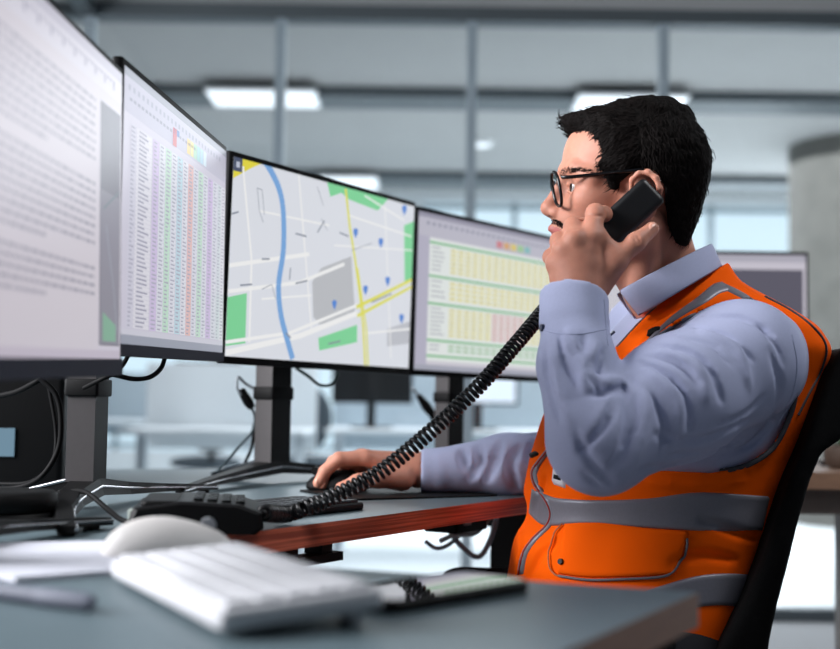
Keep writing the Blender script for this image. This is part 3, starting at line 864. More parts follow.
# ---- foreground things
m_wp = mat('white_plastic', 'babbbf', .5, spec=.3); m_wk = mat('white_keys', 'c3c4c8', .6, spec=.3); m_gk = mat('white_shell_under', 'a9abb0', .5)
A_ = Vector((-.226, .926)); B_ = Vector((-.126, .735))
ax = (A_ - B_).normalized(); ay = Vector((ax.y, -ax.x))   # ax away from camera, ay toward the raised long side
Lk, Wk = .262, .108
mid = B_ + ax * Lk / 2 + ay * Wk / 2 + Vector((.012, .003))
rotz = math.atan2(ax.y, ax.x)
M = Matrix.Translation((mid.x, mid.y, DESK + .0085)) @ Matrix.Rotation(rotz + PI, 4, 'Z') @ Matrix.Rotation(D(4.2), 4, 'X')
keyboard('keyboard', 'white keyboard in the blurred foreground, raised on its rear feet', Lk, Wk, .013, M, m_wp, m_wk, 5, 15, feet=1, lift=.012)
mp_ = Wz(166, 551, DESK + .008)
mouse('computer_mouse', 'white computer mouse behind the white keyboard', Matrix.Translation((mp_.x, mp_.y + .012, DESK)) @ Matrix.Rotation(D(12), 4, 'Z'), mat('ivory_plastic', 'd6d3d0', .5, spec=.3), m_gk)
# paper / notebook
pp = [Wz(-60, 572, DESK), Wz(8, 583, DESK), Wz(118, 578, DESK), Wz(150, 552, DESK), Wz(110, 546, DESK), Wz(-40, 552, DESK)]
pp = [Wz(-90, 560, DESK), Wz(15, 583, DESK), Wz(122, 575, DESK), Wz(112, 545, DESK), Wz(-60, 548, DESK)]
b = MB(); b.prism([Vector((p.x, p.y, DESK + .0004)) for p in pp][::-1], (0, 0, .004), mat('white_paper', 'bcbec8', .8))
setp(b.build('notepad'), 'white paper pad lying left of the white mouse', 'notepad')
# grey pen
a_, b_ = Wz(-70, 583, DESK + .006), Wz(93, 604, DESK + .006)
t = thing('marker_pen', 'grey marker pen lying at the left edge of the foreground desk', 'pen', (0, 0, 0))
a_.z = b_.z = DESK + .0065; dr = (b_ - a_).normalized(); m_pen = mat('grey_pen', '5a5e6a', .5, spec=.2)
MB().tube([a_, b_ - dr * .05], [.006, .006], m_pen, 16).build('barrel', t)
MB().tube([b_ - dr * .0495, b_ - dr * .004, b_], [.0065, .0062, .004], mat('grey_pen_cap', '676b77', .5, spec=.2), 16).build('cap', t)
# smartphone
c0 = [Vector((-.057, .892)), Vector((-.023, .835)), Vector((.079, .945)), Vector((.04, .994))]
cx_ = sum(c0, Vector((0, 0))) / 4; dl = (c0[2] - c0[1]).normalized()
M = Matrix.Translation((cx_.x, cx_.y, DESK)) @ Matrix.Rotation(math.atan2(dl.y, dl.x), 4, 'Z')
t = thing('smartphone', 'black smartphone lying face up on the foreground desk', 'phone', (0, 0, 0)); t.matrix_world = M
b = MB(); b.rbox((0, 0, .0045), (.151, .072, .009), .009, m_black2); b.build('case', t)
m_gl = mat('black_phone_glass', '060708', .03, coat=1.0, spec=.8)
b = MB(); b.rbox((0, 0, .0093), (.146, .067, .0008), .008, m_gl); b.build('screen', t)
for k in range(3):
    b = MB(); b.box((-.03 + k * .03, -.0362, .0045), (.012, .0012, .0025), m_blackm); b.build('side_button', t)

# ---- under the back desk
t = thing('cable_tray', 'black cable tray hung under the wood-edged desk', 'cable tray', (0, 0, 0))
q = W(470, 541, 1.93); Mx = Matrix.Translation((q.x - .02, q.y + .05, DESK - TH - .016)) @ Matrix.Rotation(math.atan2(eD.y, eD.x), 4, 'Z')
MB().box((0, 0, 0), (.10, .06, .03), m_black, Mx, bev=.004).build('box', t)
MB().box((-.02, -.031, 0), (.02, .003, .008), m_gcable, Mx).build('socket', t)
t = thing('desk_rail', 'metal crossbar under the wood-edged desk beside the cable tray', 'crossbar', (0, 0, 0))
q = W(325, 553, 1.75); Mx = Matrix.Translation((q.x, q.y + .03, DESK - TH - .05)) @ Matrix.Rotation(math.atan2(eD.y, eD.x), 4, 'Z')
MB().box((-.08, 0, 0), (.2, .03, .012), m_blackm, Mx).build('bar', t)
for x_ in (-.15, -.10, -.02):
    MB().box((x_, 0, .028), (.025, .03, .043), m_blackm, Mx).build('bracket', t)
cable([W(440, 541, 2.05), W(455, 535, 2.04), W(475, 533, 2.03), W(490, 518, 2.02)], .004, 'grey cable arching beneath the desk next to the tray', m_gcable)
cable([W(450, 531, 2.1), W(460, 545, 2.1), W(478, 557, 2.1), W(490, 540, 2.1), W(498, 512, 2.1)], .0045, 'pale grey cable drooping in a loop beneath the desk', mat('pale_cable', '9fb3c2', .5))
cable([W(425, 541, 2.08), W(436, 548, 2.08), W(448, 545, 2.08), W(462, 533, 2.08)], .0035, 'thin pale cable sagging left of the drooping loop', MATS['pale_cable'])

# ================================================================== THE MAN
PB = Vector((.33, 1.72, 0))
person = thing('person', 'seated man in glasses and orange safety vest holding a phone to his ear', 'person', PB)
def wear(o, par=person):
    o.parent = par; o.matrix_parent_inverse = Matrix.Translation(-PB) if par is person else Matrix.Identity(4)
    return o
m_skin = mat('skin', 'b97f6a', .55, noise=.05, nscale=90, sss=.12, spec=.4, bump=.12, bscale=350)
m_hair = mat('black_hair', '0b0807', .7, noise=.4, nscale=200, bump=.5, bscale=260, spec=.08)
m_shirt = mat('pale_blue_shirt', 'a8aecb', .8, noise=.02, nscale=300, bump=.08, bscale=900, spec=.2)
m_orange = mat('hi_vis_orange', (1.0, .118, .002), .85, bump=.12, bscale=700, spec=.06)
m_refl = mat('grey_reflective_tape', '7e7d86', .45, metal=.25, noise=.04, nscale=300)
m_pipe = mat('grey_piping', '62626a', .6)
m_trouser = mat('dark_trousers', '14161c', .85, noise=.1, nscale=200)
m_shoe = mat('black_leather', '0b0b0c', .35)
m_lip = mat('lip_skin', 'a8605a', .45, sss=.1)
m_eye = mat('eye_white', 'b5adaa', .15, spec=.7)
m_iris = mat('iris_brown', '2a1a12', .1, spec=.8)
m_nail = mat('fingernail', 'd39a85', .3)

TY = D(12)
TF = np.array([-math.cos(TY), -math.sin(TY), 0]); TR = np.array([-math.sin(TY), math.cos(TY), 0]); TD = 1.72
SEC = [(640, 500, 732, .18), (600, 506, 741, .18), (575, 511, 752, .175), (552, 514, 760, .170), (540, 517, 764, .168), (522, 529, 770, .166), (508, 530, 774, .165), (495, 525, 778, .165), (460, 532, 789, .170), (420, 545, 801, .180),
       (380, 566, 806, .188), (350, 590, 814, .195), (330, 610, 800, .188), (313, 627, 776, .158), (298, 640, 752, .120), (284, 650, 733, .085), (266, 656, 724, .066), (256, 658, 716, .06)]
sec = []
for y, xl, xr, b in SEC:
    a = W(xl, y, TD); c = W(xr, y, TD); half = (c.x - a.x) / 2; m_ = (a + c) / 2
    sec.append((m_.z, m_.x, TD, math.sqrt(max(half ** 2 - (b * math.sin(TY)) ** 2, .002)) / math.cos(TY), b))
sec = np.array(sec)
_z = np.linspace(sec[0, 0], sec[-1, 0], 160)
def _sm(k):
    v = np.interp(_z, sec[:, 0], sec[:, k]); w_ = np.hanning(9); w_ /= w_.sum()
    return np.convolve(np.pad(v, 4, 'edge'), w_, 'valid')
_cx, _cy, _a, _b = (_sm(k) for k in (1, 2, 3, 4))
def torso(off):
    def fn(X, Y, Z):
        z = Z.ravel(); g_ = lambda v: np.interp(z, _z, v).astype(np.float32)[None, None, :]
        cx, cy, a, b = g_(_cx), g_(_cy), g_(_a) + off, g_(_b) + off
        dx = X - cx; dy = Y - cy
        u = np.abs(dx * TF[0] + dy * TF[1]) / a; v = np.abs(dx * TR[0] + dy * TR[1]) / b
        p = 2.25; r = (u ** p + v ** p) ** (1 / p)
        d = (r - 1) * np.minimum(a, b) * .95
        return np.maximum(d, np.maximum(Z - (sec[-1, 0] + off), (sec[0, 0]) - Z))
    return fn
TLO = np.array([.05, 1.45, .5]); THI = np.array([.62, 1.98, 1.12])

S_ = W(742, 361, 1.535); M_ = W(678, 398, 1.475); E_ = W(598, 440, 1.42); Fm = W(577, 365, 1.45); Wc = W(574, 302, 1.485)
RS = Vector((.345, 1.90, 1.0)); RE = W(590, 470, 1.985); RE.z = DESK + .052; RW = W(424, 471, 1.97); RW.z = DESK + .036
RM = W(505, 466, 1.98); RM.z = DESK + .046

# ---- shirt
sh = Vol((-.02, 1.33, .60), (.68, 2.06, 1.16), .0032)
sh.op(TLO, THI, torso(-.010), .001, 'add')
sh.cap(S_, M_, .071, .071, .03); sh.cap(M_, E_, .073, .057, .02)
sh.ell(W(604, 462, 1.42), (.042, .04, .034), k=.02)
sh.cap(E_, Fm, .057, .0455, .012); sh.cap(Fm, W(574, 322, 1.475), .0455, .0385, .01)
sh.cap(W(574, 322, 1.475), Wc, .0415, .0405, .003)
sh.cap(W(754, 366, 1.60), S_, .060, .066, .03)
sh.cap(RS, RE, .065, .055, .03); sh.cap(RE, RM, .055, .0475, .02); sh.cap(RM, W(440, 470, 1.97) * 1 , .0475, .034, .015)
sh.cap(Vector((W(440, 470, 1.97).x, 1.97, DESK + .037)), RW, .035, .034, .003)
sh.cap(Wc, W(572, 276, 1.498), .0405, .0405, .003); sh.cap(RW, RW + Vector((-.02, 0, 0)), .034, .034, .003)
# cuff ends: cut, then hollow
cdir = (Wc - Fm).normalized(); top = W(573, 297, 1.492)
n_ = Vector((cdir.x + .12, cdir.y, cdir.z)).normalized()
sh.op(top - Vector((.07,) * 3), top + Vector((.07,) * 3), lambda X, Y, Z: -((X - top.x) * n_.x + (Y - top.y) * n_.y + (Z - top.z) * n_.z), .003, 'sub')
sh.cap(W(573, 314, 1.48), W(571, 262, 1.504), .0345, .0345, .002, 'sub')
rtip = W(420, 471, 1.97)
sh.op(rtip - Vector((.06, .06, .06)), Vector((rtip.x, rtip.y + .06, rtip.z + .06)), lambda X, Y, Z: (X - rtip.x) + 0 * Y + 0 * Z, .003, 'sub')
sh.cap(RW + Vector((-.05, 0, 0)), RW + Vector((.03, 0, 0)), .029, .029, .002, 'sub')
# neck opening
sh.cap(W(672, 248, 1.665), W(650, 200, 1.66), .053, .06, .004, 'sub')
# folds of the near sleeve
for ln, r_, dp in (([(622, 384), (606, 392), (588, 394)], .007, .55), ([(622, 386), (612, 408), (596, 432), (578, 452)], .008, .5), ([(624, 388), (628, 420), (622, 452), (608, 474)], .008, .5),
                   ([(630, 378), (652, 398), (664, 426), (660, 455)], .007, .5), ([(640, 362), (668, 376), (684, 398), (690, 430)], .007, .5), ([(655, 345), (690, 352), (712, 372), (722, 402)], .007, .45),
                   ([(690, 325), (725, 336), (752, 360)], .006, .5), ([(700, 316), (742, 318), (772, 334)], .006, .5), ([(604, 348), (596, 368), (600, 386)], .006, .5), ([(560, 334), (566, 362), (582, 388)], .006, .5),
                   ([(545, 345), (548, 385), (560, 420)], .006, .4), ([(585, 334), (580, 352), (592, 380)], .005, .5), ([(575, 430), (590, 460), (612, 484)], .006, .4), ([(640, 470), (690, 462), (740, 440)], .007, .5),
                   ([(655, 435), (700, 440), (750, 420)], .006, .45), ([(770, 350), (780, 390), (768, 430)], .006, .5), ([(742, 452), (760, 436), (784, 400)], .006, .5)):
    sh.crease(ln, r_ * .52, dp, .006, 'sub')
for ln, r_ in (([(618, 380), (600, 384), (584, 378)], .005), ([(617, 398), (600, 418), (588, 440)], .006), ([(640, 384), (646, 410), (640, 440), (628, 465)], .006), ([(650, 372), (676, 400), (678, 440)], .006),
               ([(662, 352), (696, 368), (706, 400)], .006), ([(700, 332), (735, 350), (748, 385)], .006), ([(555, 350), (560, 390), (572, 420)], .005), ([(596, 345), (586, 372), (588, 392)], .004), ([(568, 332), (574, 350), (590, 372)], .004)):
    sh.crease(ln, r_ * .6, .8, .010, 'add')
for ln in ([(520, 445), (510, 465), (516, 490)], [(500, 442), (494, 462), (486, 480)], [(478, 446), (480, 462), (470, 478)], [(535, 440), (528, 460)], [(462, 450), (466, 468)]):
    sh.crease(ln, .006, .5, .009, 'sub', 1.85, 2.05)
for ln in ([(612, 400), (604, 424), (590, 444)], [(634, 396), (634, 424), (622, 446)], [(646, 356), (676, 362), (700, 384)], [(676, 336), (710, 344), (732, 366)], [(590, 358), (590, 376), (600, 388)], [(566, 340), (576, 356)],
           [(550, 365), (556, 398), (566, 410)], [(716, 424), (742, 416), (764, 396)], [(668, 456), (706, 452)], [(584, 474), (600, 488)], [(720, 455), (745, 447), (768, 428)], [(758, 326), (776, 344), (784, 366)]):
    sh.crease(ln, .003, .5, .004, 'sub')
# cuff seam + sleeve gather
V, Q = sh.mesh()
shirt = wear(mesh_obj('shirt', [(V, Q)], [m_shirt], None, 2)); shirt['label'] = 'pale blue long-sleeved shirt'
shirt_bvh = BVHTree.FromPolygons([tuple(p) for p in relax(V, Q, 1)], [tuple(int(k) for k in q) for q in Q])

# ---- vest
VP = [(604, 400), (614, 388), (627, 374), (650, 343), (675, 325), (702, 311), (726, 304), (748, 300), (766, 307), (785, 319), (793, 336), (797, 360), (796, 390), (788, 418), (771, 447), (742, 467), (712, 473), (690, 472), (650, 470), (600, 440)]
VN = [(736, 244), (727, 263), (708, 274), (686, 284), (660, 302), (636, 324), (616, 346), (598, 375), (572, 408), (553, 420), (540, 424), (520, 440), (480, 380), (560, 180), (720, 180)]
ve = Vol(TLO - .03, THI + .03, .0034)
ve.op(TLO, THI, torso(0.0), .001, 'add')
ve.cap(W(798, 362, 1.66), W(812, 354, 1.62), .022, .014, .02)        # loose fabric standing off the back of the shoulder
def halfcut(poly, near):
    def fn(X, Y, Z):
        X, Y, Z = np.broadcast_arrays(X, Y, Z)
        g_ = lambda v: np.interp(Z.ravel(), _z, v).reshape(Z.shape)
        r = (X - g_(_cx)) * TR[0] + (Y - g_(_cy)) * TR[1]
        k = np.where(r > 0, 2 * r, 0)
        px, py = project(X - k * TR[0], Y - k * TR[1], Z)
        d = poly_sdf(px, py, poly) * .0013
        if near: d = np.maximum(d, .055 - np.abs(r))
        return d
    return fn
ve.op(TLO, THI, halfcut(VP, True), .002, 'sub')
ve.op(TLO, THI, halfcut(VN, False), .002, 'sub')
def farcut(X, Y, Z):
    X, Y, Z = np.broadcast_arrays(X, Y, Z)
    g_ = lambda v: np.interp(Z.ravel(), _z, v).reshape(Z.shape)
    r = (X - g_(_cx)) * TR[0] + (Y - g_(_cy)) * TR[1]
    px, py = project(X, Y, Z)
    d = poly_sdf(px, py, [(560, 270), (650, 270), (655, 300), (634, 326), (614, 350), (596, 378), (570, 410), (548, 420)]) * .0013
    return np.maximum(d, .01 - r)
ve.op(TLO, THI, farcut, .002, 'sub')
for ln, r_, m__ in (([(735, 560), (700, 555), (672, 562)], .006, 'sub'), ([(762, 540), (730, 530), (700, 520)], .005, 'sub'), ([(545, 478), (538, 495), (534, 512)], .006, 'sub'), ([(560, 540), (540, 556), (530, 574)], .006, 'sub'),
                    ([(640, 330), (668, 312), (700, 296)], .005, 'sub'), ([(556, 440), (545, 455), (536, 470)], .005, 'sub'), ([(742, 480), (700, 484), (650, 482)], .005, 'add'), ([(520, 530), (522, 555), (516, 572)], .006, 'add')):
    ve.crease(ln, r_ * .6, .5, .008, m__)
V, Q = ve.mesh()
vest = wear(mesh_obj('safety_vest', [(V, Q)], [m_orange], None, 2)); vest['label'] = 'orange high visibility vest with grey tape'
vest_bvh = BVHTree.FromPolygons([tuple(p) for p in relax(V, Q, 2)], [tuple(int(k) for k in q) for q in Q])

def hit(bvh, px, py, lim=2.2):
    d = (W(px, py, 1.6) - CAMP).normalized(); h = bvh.ray_cast(CAMP, d, lim)
    return (h[0], h[1]) if h[0] is not None else (None, None)
def resamp(line, n):
    P = [np.array(p, float) for p in smooth2(line, 6)]; L = [0]
    for a, b in zip(P[:-1], P[1:]): L.append(L[-1] + np.linalg.norm(b - a))
    L = np.array(L); P = np.array(P); t = np.linspace(0, L[-1], n)
    return np.stack([np.interp(t, L, P[:, 0]), np.interp(t, L, P[:, 1])], 1)
def drape_strip(up, lo, m, name, par, bvh=None, off=.0016, cols=None, rows=None, step=3.0):
    """cloth strip between two pixel-frame outlines, laid on the garment with its own thickness"""
    bvh = bvh or vest_bvh
    n = cols or max(4, int(max(np.ptp(np.array(up)[:, 0]), np.ptp(np.array(up)[:, 1]), np.ptp(np.array(lo)[:, 0])) / step))
    A = resamp(up, n); B = resamp(lo, n); r_ = rows or max(3, int(np.abs(A - B).max() / step))
    G = {}; vs = []; fs = []
    for j in range(r_ + 1):
        for i in range(n):
            p = A[i] * (1 - j / r_) + B[i] * (j / r_); h, nn = hit(bvh, *p)
            if h is None: continue
            edge = j in (0, r_) or i in (0, n - 1)
            G[i, j] = len(vs); vs.append(h + nn * (off if not edge else -.0012))
    for j in range(r_):
        for i in range(n - 1):
            k = [(i, j), (i + 1, j), (i + 1, j + 1), (i, j + 1)]
            if all(q in G for q in k):
                q = [vs[G[u]] for u in k]
                if max((q[a] - q[(a + 1) % 4]).length for a in range(4)) < .03: fs.append(tuple(G[u] for u in k))
    if not fs: return None
    par_ = list(range(len(vs)))          # keep the largest connected patch only
    def find(a):
        while par_[a] != a: par_[a] = par_[par_[a]]; a = par_[a]
        return a
    for f in fs:
        for b in f[1:]: par_[find(b)] = find(f[0])
    cnt = {}
    for f in fs: cnt[find(f[0])] = cnt.get(find(f[0]), 0) + 1
    big = max(cnt, key=cnt.get); fs = [f for f in fs if find(f[0]) == big]
    used = sorted({k for f in fs for k in f}); mp = {k: i for i, k in enumerate(used)}
    vs = [vs[k] for k in used]; fs = [tuple(mp[k] for k in f) for f in fs]
    mb = MB(); mb.raw(vs, fs, m, True); o = mb.build(name); o.parent = par
    sm = o.modifiers.new('thick', 'SOLIDIFY'); sm.thickness = .0012; sm.offset = 0
    return o
def drape_tube(line, r, m, name, par, bvh=None, n=None, lift=0.0):
    bvh = bvh or vest_bvh; pts = []
    for p in resamp(line, n or max(4, int(len(line) * 7))):
        h, nn = hit(bvh, *p)
        if h is not None: pts.append(h + nn * lift)
        elif pts:
            pts.append(W(p[0], p[1], pts[-1].y))
    if len(pts) < 3: return None
    mb = MB(); mb.tube(pts, r, m, 8); o = mb.build(name); o.parent = par
    return o
# reflective tape
drape_strip([(531, 488), (546, 494), (560, 498), (600, 500), (650, 498), (700, 492), (771, 496)], [(528, 513), (540, 524), (552, 526), (580, 524), (620, 526), (690, 531), (763, 531)], m_refl, 'waist_tape', vest)
drape_strip([(640, 592), (690, 577), (722, 573), (752, 574)], [(640, 622), (690, 609), (720, 606), (744, 608)], m_refl, 'lower_tape', vest)
drape_strip([(722, 281), (712, 284), (697, 297), (672, 316), (650, 338), (626, 362)], [(738, 291), (722, 293), (706, 303), (678, 319), (656, 336), (634, 362)], m_refl, 'shoulder_tape', vest)
drape_strip([(723, 282), (742, 291), (762, 304)], [(722, 289), (738, 297), (752, 304)], m_refl, 'back_tape', vest)
# pipings
drape_tube(VP[1:12], .0022, m_pipe, 'armhole_piping', vest)
drape_tube([(797, 388), (790, 416), (773, 448), (745, 466), (712, 472), (688, 470)], .0036, mat('dark_grey_binding', '3d3d43', .7), 'armhole_piping', vest)
drape_tube([(724, 263), (708, 274), (688, 285), (661, 303), (637, 325), (617, 347)], .0016, m_pipe, 'neck_piping', vest)
drape_tube([(765, 297), (788, 309), (808, 323), (822, 338), (826, 352), (820, 372), (808, 395), (798, 415)], .0022, MATS['dark_grey_binding'], 'back_piping', vest)
# zip
zl = [(551, 447), (541, 460), (534, 472), (537, 486), (547, 500), (552, 513), (548, 526), (534, 540), (524, 555), (520, 575)]
drape_strip([(p[0] - 3.5, p[1]) for p in zl], [(p[0] + 3.5, p[1]) for p in zl], m_refl, 'zip_tape', vest, off=.0022, cols=30, rows=4)
drape_tube(zl, .0012, mat('red_zip', 'a02a18', .5), 'zip', vest, lift=.003, n=40)
drape_strip([(529, 455), (534, 451), (539, 453)], [(531, 459), (535, 457), (539, 455)], m_black, 'zip_pull_patch', vest, off=.003, cols=6, rows=3)
# pocket
pl = [(563, 524), (553, 540), (550, 560), (553, 572), (562, 577)]
drape_strip([(564, 523), (600, 521), (640, 527), (690, 531)], [(556, 574), (590, 578), (640, 577), (676, 574)], m_orange, 'pocket_flap', vest, off=.0035)
drape_tube([(560, 576), (590, 580), (630, 579), (660, 577), (672, 572), (681, 560), (686, 546), (686, 538)], .0017, m_pipe, 'pocket_piping', vest, lift=.003, n=40)
drape_tube([(564, 524), (556, 534), (551, 550), (551, 566), (556, 574), (562, 577)], .0011, mat('pale_seam', 'b3683c', .6), 'pocket_seam', vest, lift=.0035, n=24)
h, nn = hit(vest_bvh, 563, 562)
MB().cyl(h + nn * .003, h + nn * .007, .0042, .0036, m_blackm, 16).build('pocket_snap').parent = vest
# care label
drape_strip([(554, 452), (566, 461)], [(551, 484), (566, 489)], mat('white_label', 'd9d6dc', .6), 'care_label', vest, off=.003, cols=6, rows=8)
drape_strip([(554, 473), (565, 476)], [(553, 479), (565, 483)], m_black, 'label_print', vest, off=.0042, cols=5, rows=4)
for k in range(3): drape_strip([(556, 459 + k * 4), (564, 463 + k * 4)], [(556, 460.2 + k * 4), (564, 464.2 + k * 4)], m_gcable, 'label_print', vest, off=.0042, cols=5, rows=3)
drape_strip([(647, 332), (656, 327), (664, 327)], [(646, 338), (652, 336), (662, 331)], m_black, 'shoulder_tab', vest, off=.004, cols=6, rows=3)

# ---- collar
def collar():
    mb = MB(); sd = np.array([-math.sin(D(4)), -1, 0.0])
    # fall: outer leaf
    pf_t, pb_t = np.array(W(613, 294, 1.655)), np.array(W(711, 244, 1.70)); pf_o, pb_o = np.array(W(634, 321, 1.648)), np.array(W(722, 268, 1.70))
    rings = []
    for j, (pf, pb, s, ex) in enumerate(((pf_t, pb_t, .060, 0), (pf_o * .35 + pf_t * .65, pb_o * .35 + pb_t * .65, .067, .0), (pf_o, pb_o, .078, 0), (pf_o + (pf_t - pf_o) * .05, pb_o + (pb_t - pb_o) * .05, .073, 0), (pf_t + (pb_t - pf_t) * .04, pb_t - (pb_t - pf_t) * .05, .055, 0))):
        c = (pf + pb) / 2; h = (pf - pb) / 2; ring = []
        for k in range(41):
            a = D(22) + (2 * PI - D(44)) * k / 40
            ring.append(tuple(c + h * math.cos(a) + sd * s * math.sin(a)))
        rings.append(ring)
    mb.loft(rings, m_shirt, caps=False, closed=False)
    o = mb.build('collar'); sm = o.modifiers.new('thick', 'SOLIDIFY'); sm.thickness = .0022; sm.offset = 0
    sb = o.modifiers.new('sub', 'SUBSURF'); sb.levels = 1; sb.render_levels = 1
    o.parent = shirt; return o
collar()
# buttons
def button(px, py, bvh, lift=.001, y=None):
    h, nn = hit(bvh, px, py)
    if h is None: return
    o = MB().cyl(h - nn * .001, h + nn * .003, .0048, .0042, mat('dark_button', '1b2340', .3), 16).build('button'); o.parent = shirt
button(543, 328, shirt_bvh); button(613, 334, shirt_bvh); button(612, 309, shirt_bvh)
drape_tube([(604, 300), (606, 325), (608, 345)], .0008, m_shirt, 'placket_seam', shirt, shirt_bvh)
drape_tube([(538, 328), (556, 333), (580, 334), (607, 329)], .0008, m_shirt, 'cuff_seam', shirt, shirt_bvh)
drape_tube([(792, 335), (797, 365), (792, 395), (778, 425)], .0009, m_shirt, 'shoulder_seam', shirt, shirt_bvh)

# ---- head
HC = np.array(W(632, 185, 1.66)); HY = D(-6)
hf = np.array([-math.cos(HY), -math.sin(HY), 0]); hs = np.array([math.sin(HY), -math.cos(HY), 0.0]); hu = np.array([0, 0, 1.0])
if hs[1] > 0: hs = -hs
AX = [hf, hs, hu]
def mir(p):
    p = np.array(p, float); return p - 2 * ((p - HC) @ hs) * hs
def HP(px, py, s=0.0):
    """point seen at a pixel, s metres toward the camera from the face's middle plane"""
    y = 1.66
    for _ in range(6):
        p = np.array(W(px, py, y)); cur = (p - HC) @ hs; y += (s - cur) / hs[1]
    return np.array(W(px, py, y))
hd = Vol(HC - np.array([.17, .11, .20]), HC + np.array([.12, .11, .13]), .0018)
hd.ell(HP(640, 162), (.088, .072, .080), AX, .001)
hd.ell(HP(612, 160), (.066, .062, .062), AX, .02)
hd.ell(HP(604, 205), (.056, .057, .068), AX, .02)
hd.ell(HP(579, 224), (.034, .033, .034), AX, .015)
hd.ell(HP(577, 251), (.026, .027, .022), AX, .015)
for q in (lambda p: np.array(p), mir):
    hd.cap(q(HP(578, 256, .012)), q(HP(630, 236, .054)), .016, .020, .02)
    hd.cap(q(HP(630, 236, .054)), q(HP(640, 200, .062)), .018, .014, .02)
    hd.ell(q(HP(589, 199, .042)), (.022, .018, .018), AX, .02)
    hd.cap(q(HP(567, 171, .004)), q(HP(577, 170, .036)), .010, .010, .010)
    hd.cap(q(HP(577, 170, .036)), q(HP(592, 178, .055)), .010, .011, .012)
    hd.ell(q(HP(566, 188, .030)), (.012, .015, .010), AX, .010, 'sub')
    hd.ell(q(HP(557, 213, .011)), (.010, .008, .008), AX, .004)
    # eyelids
    hd.cap(q(HP(568, 184.5, .022)), q(HP(574, 182.5, .035)), .0030, .0030, .004); hd.cap(q(HP(574, 182.5, .035)), q(HP(582, 187, .045)), .0030, .0026, .004)
    hd.cap(q(HP(568, 191.5, .024)), q(HP(575, 193, .036)), .0024, .0024, .004); hd.cap(q(HP(575, 193, .036)), q(HP(582, 188, .045)), .0024, .0024, .004)
hd.cap(HP(563.5, 180), HP(548.5, 208), .0065, .0095, .009)
hd.cap(HP(548.5, 208), HP(556, 214), .0095, .0085, .006)
for s_ in (1, -1): hd.ell(HP(552.5, 217.5, s_ * .007), (.0045, .003, .0035), AX, .003, 'sub')
# lips
for s_ in (1, -1):
    hd.cap(HP(553, 229), HP(563, 233, s_ * .02), .0058, .003, .005); hd.cap(HP(557, 237.5), HP(565, 234, s_ * .019), .0062, .003, .005)
hd.cap(HP(549.5, 233.3, -.016), HP(549.5, 233.3, .016), .0018, .0018, .003, 'sub')
# ears
for q in (lambda p: np.array(p), mir):
    er = [q(HP(*p)) for p in ((631, 190, .070), (632, 180, .074), (639, 172.5, .078), (648, 172, .081), (656, 178, .083), (660, 189, .083), (658, 202, .080), (652, 212, .076), (644, 219, .072))]
    hd.chain(er, [.003, .0034, .0036, .0036, .0036, .0036, .0034, .0036, .0048], .004)
    hd.ell(q(HP(646, 196, .070)), (.012, .008, .020), AX, .006)
    hd.cap(q(HP(650, 186, .078)), q(HP(652, 203, .077)), .0028, .0028, .003)
    hd.ell(q(HP(643, 197, .078)), (.006, .006, .010), AX, .005, 'sub')
    hd.cap(q(HP(636, 196, .073)), q(HP(636, 203, .073)), .004, .003, .004)
# neck
hd.cap(W(646, 215, 1.665), W(664, 290, 1.685), .050, .054, .025)
hd.cap(W(614, 258, 1.66), W(652, 286, 1.68), .022, .022, .03)
hd.cap(W(652, 225, 1.61), W(640, 300, 1.64), .014, .016, .02)
hV, hQ = hd.mesh()

# ---- near hand (holds the handset)
hn = Vol(np.array(W(530, 345, 1.42)) - .0, np.array([W(680, 190, 1.5).x, 1.62, W(600, 190, 1.55).z + .02]), .0016)
wr = W(580, 296, 1.503)
fl_ = (0, 1, 0)
hn.cap(Fm, wr, .034, .0265, .01, fl=fl_, fs=.85)
MC = {'i': W(591, 238, 1.502), 'm': W(575, 240, 1.497), 'r': W(563, 251, 1.501), 'l': W(555.5, 264, 1.511)}
hn.cap(wr, MC['i'], .021, .0125, .012); hn.cap(wr, MC['m'], .021, .0125, .012); hn.cap(W(574, 294, 1.505), MC['r'], .021, .0115, .012); hn.cap(W(568, 292, 1.51), MC['l'], .018, .011, .012)
hn.cap(W(588, 280, 1.512), W(586, 250, 1.512), .020, .014, .012)
hn.chain([MC['i'], W(595.5, 213.5, 1.522), W(604, 214, 1.552), W(612, 221, 1.572)], [.0125, .0115, .0095, .0078], .006)
hn.chain([MC['m'], W(573, 227, 1.524), W(583, 226, 1.557), W(594, 231, 1.580)], [.0125, .0108, .0092, .0078], .007)
hn.chain([MC['r'], W(559, 241, 1.528), W(569, 240, 1.560), W(580, 243, 1.582)], [.0115, .0102, .0088, .0075], .007)
hn.chain([MC['l'], W(551, 257, 1.535), W(560, 255, 1.563), W(570, 257, 1.582)], [.0105, .0092, .008, .007], .007)
hn.chain([W(597, 284, 1.512), W(615, 262, 1.505), W(636, 242, 1.508), W(652, 229, 1.522)], [.019, .0128, .0108, .0088], .008)
hn.ell(W(603, 266, 1.515), (.018, .013, .020), k=.015); hn.ell(W(609, 256, 1.508), (.010, .010, .010), k=.012)
hn.cap(W(586, 250, 1.502), W(562, 266, 1.508), .0128, .0118, .006); hn.cap(W(588, 266, 1.504), W(566, 279, 1.510), .0155, .0145, .008)
hn.ell(W(576, 264, 1.503), (.024, .0135, .026), k=.008); hn.cap(W(601, 237, 1.506), W(614, 253, 1.506), .009, .009, .01)
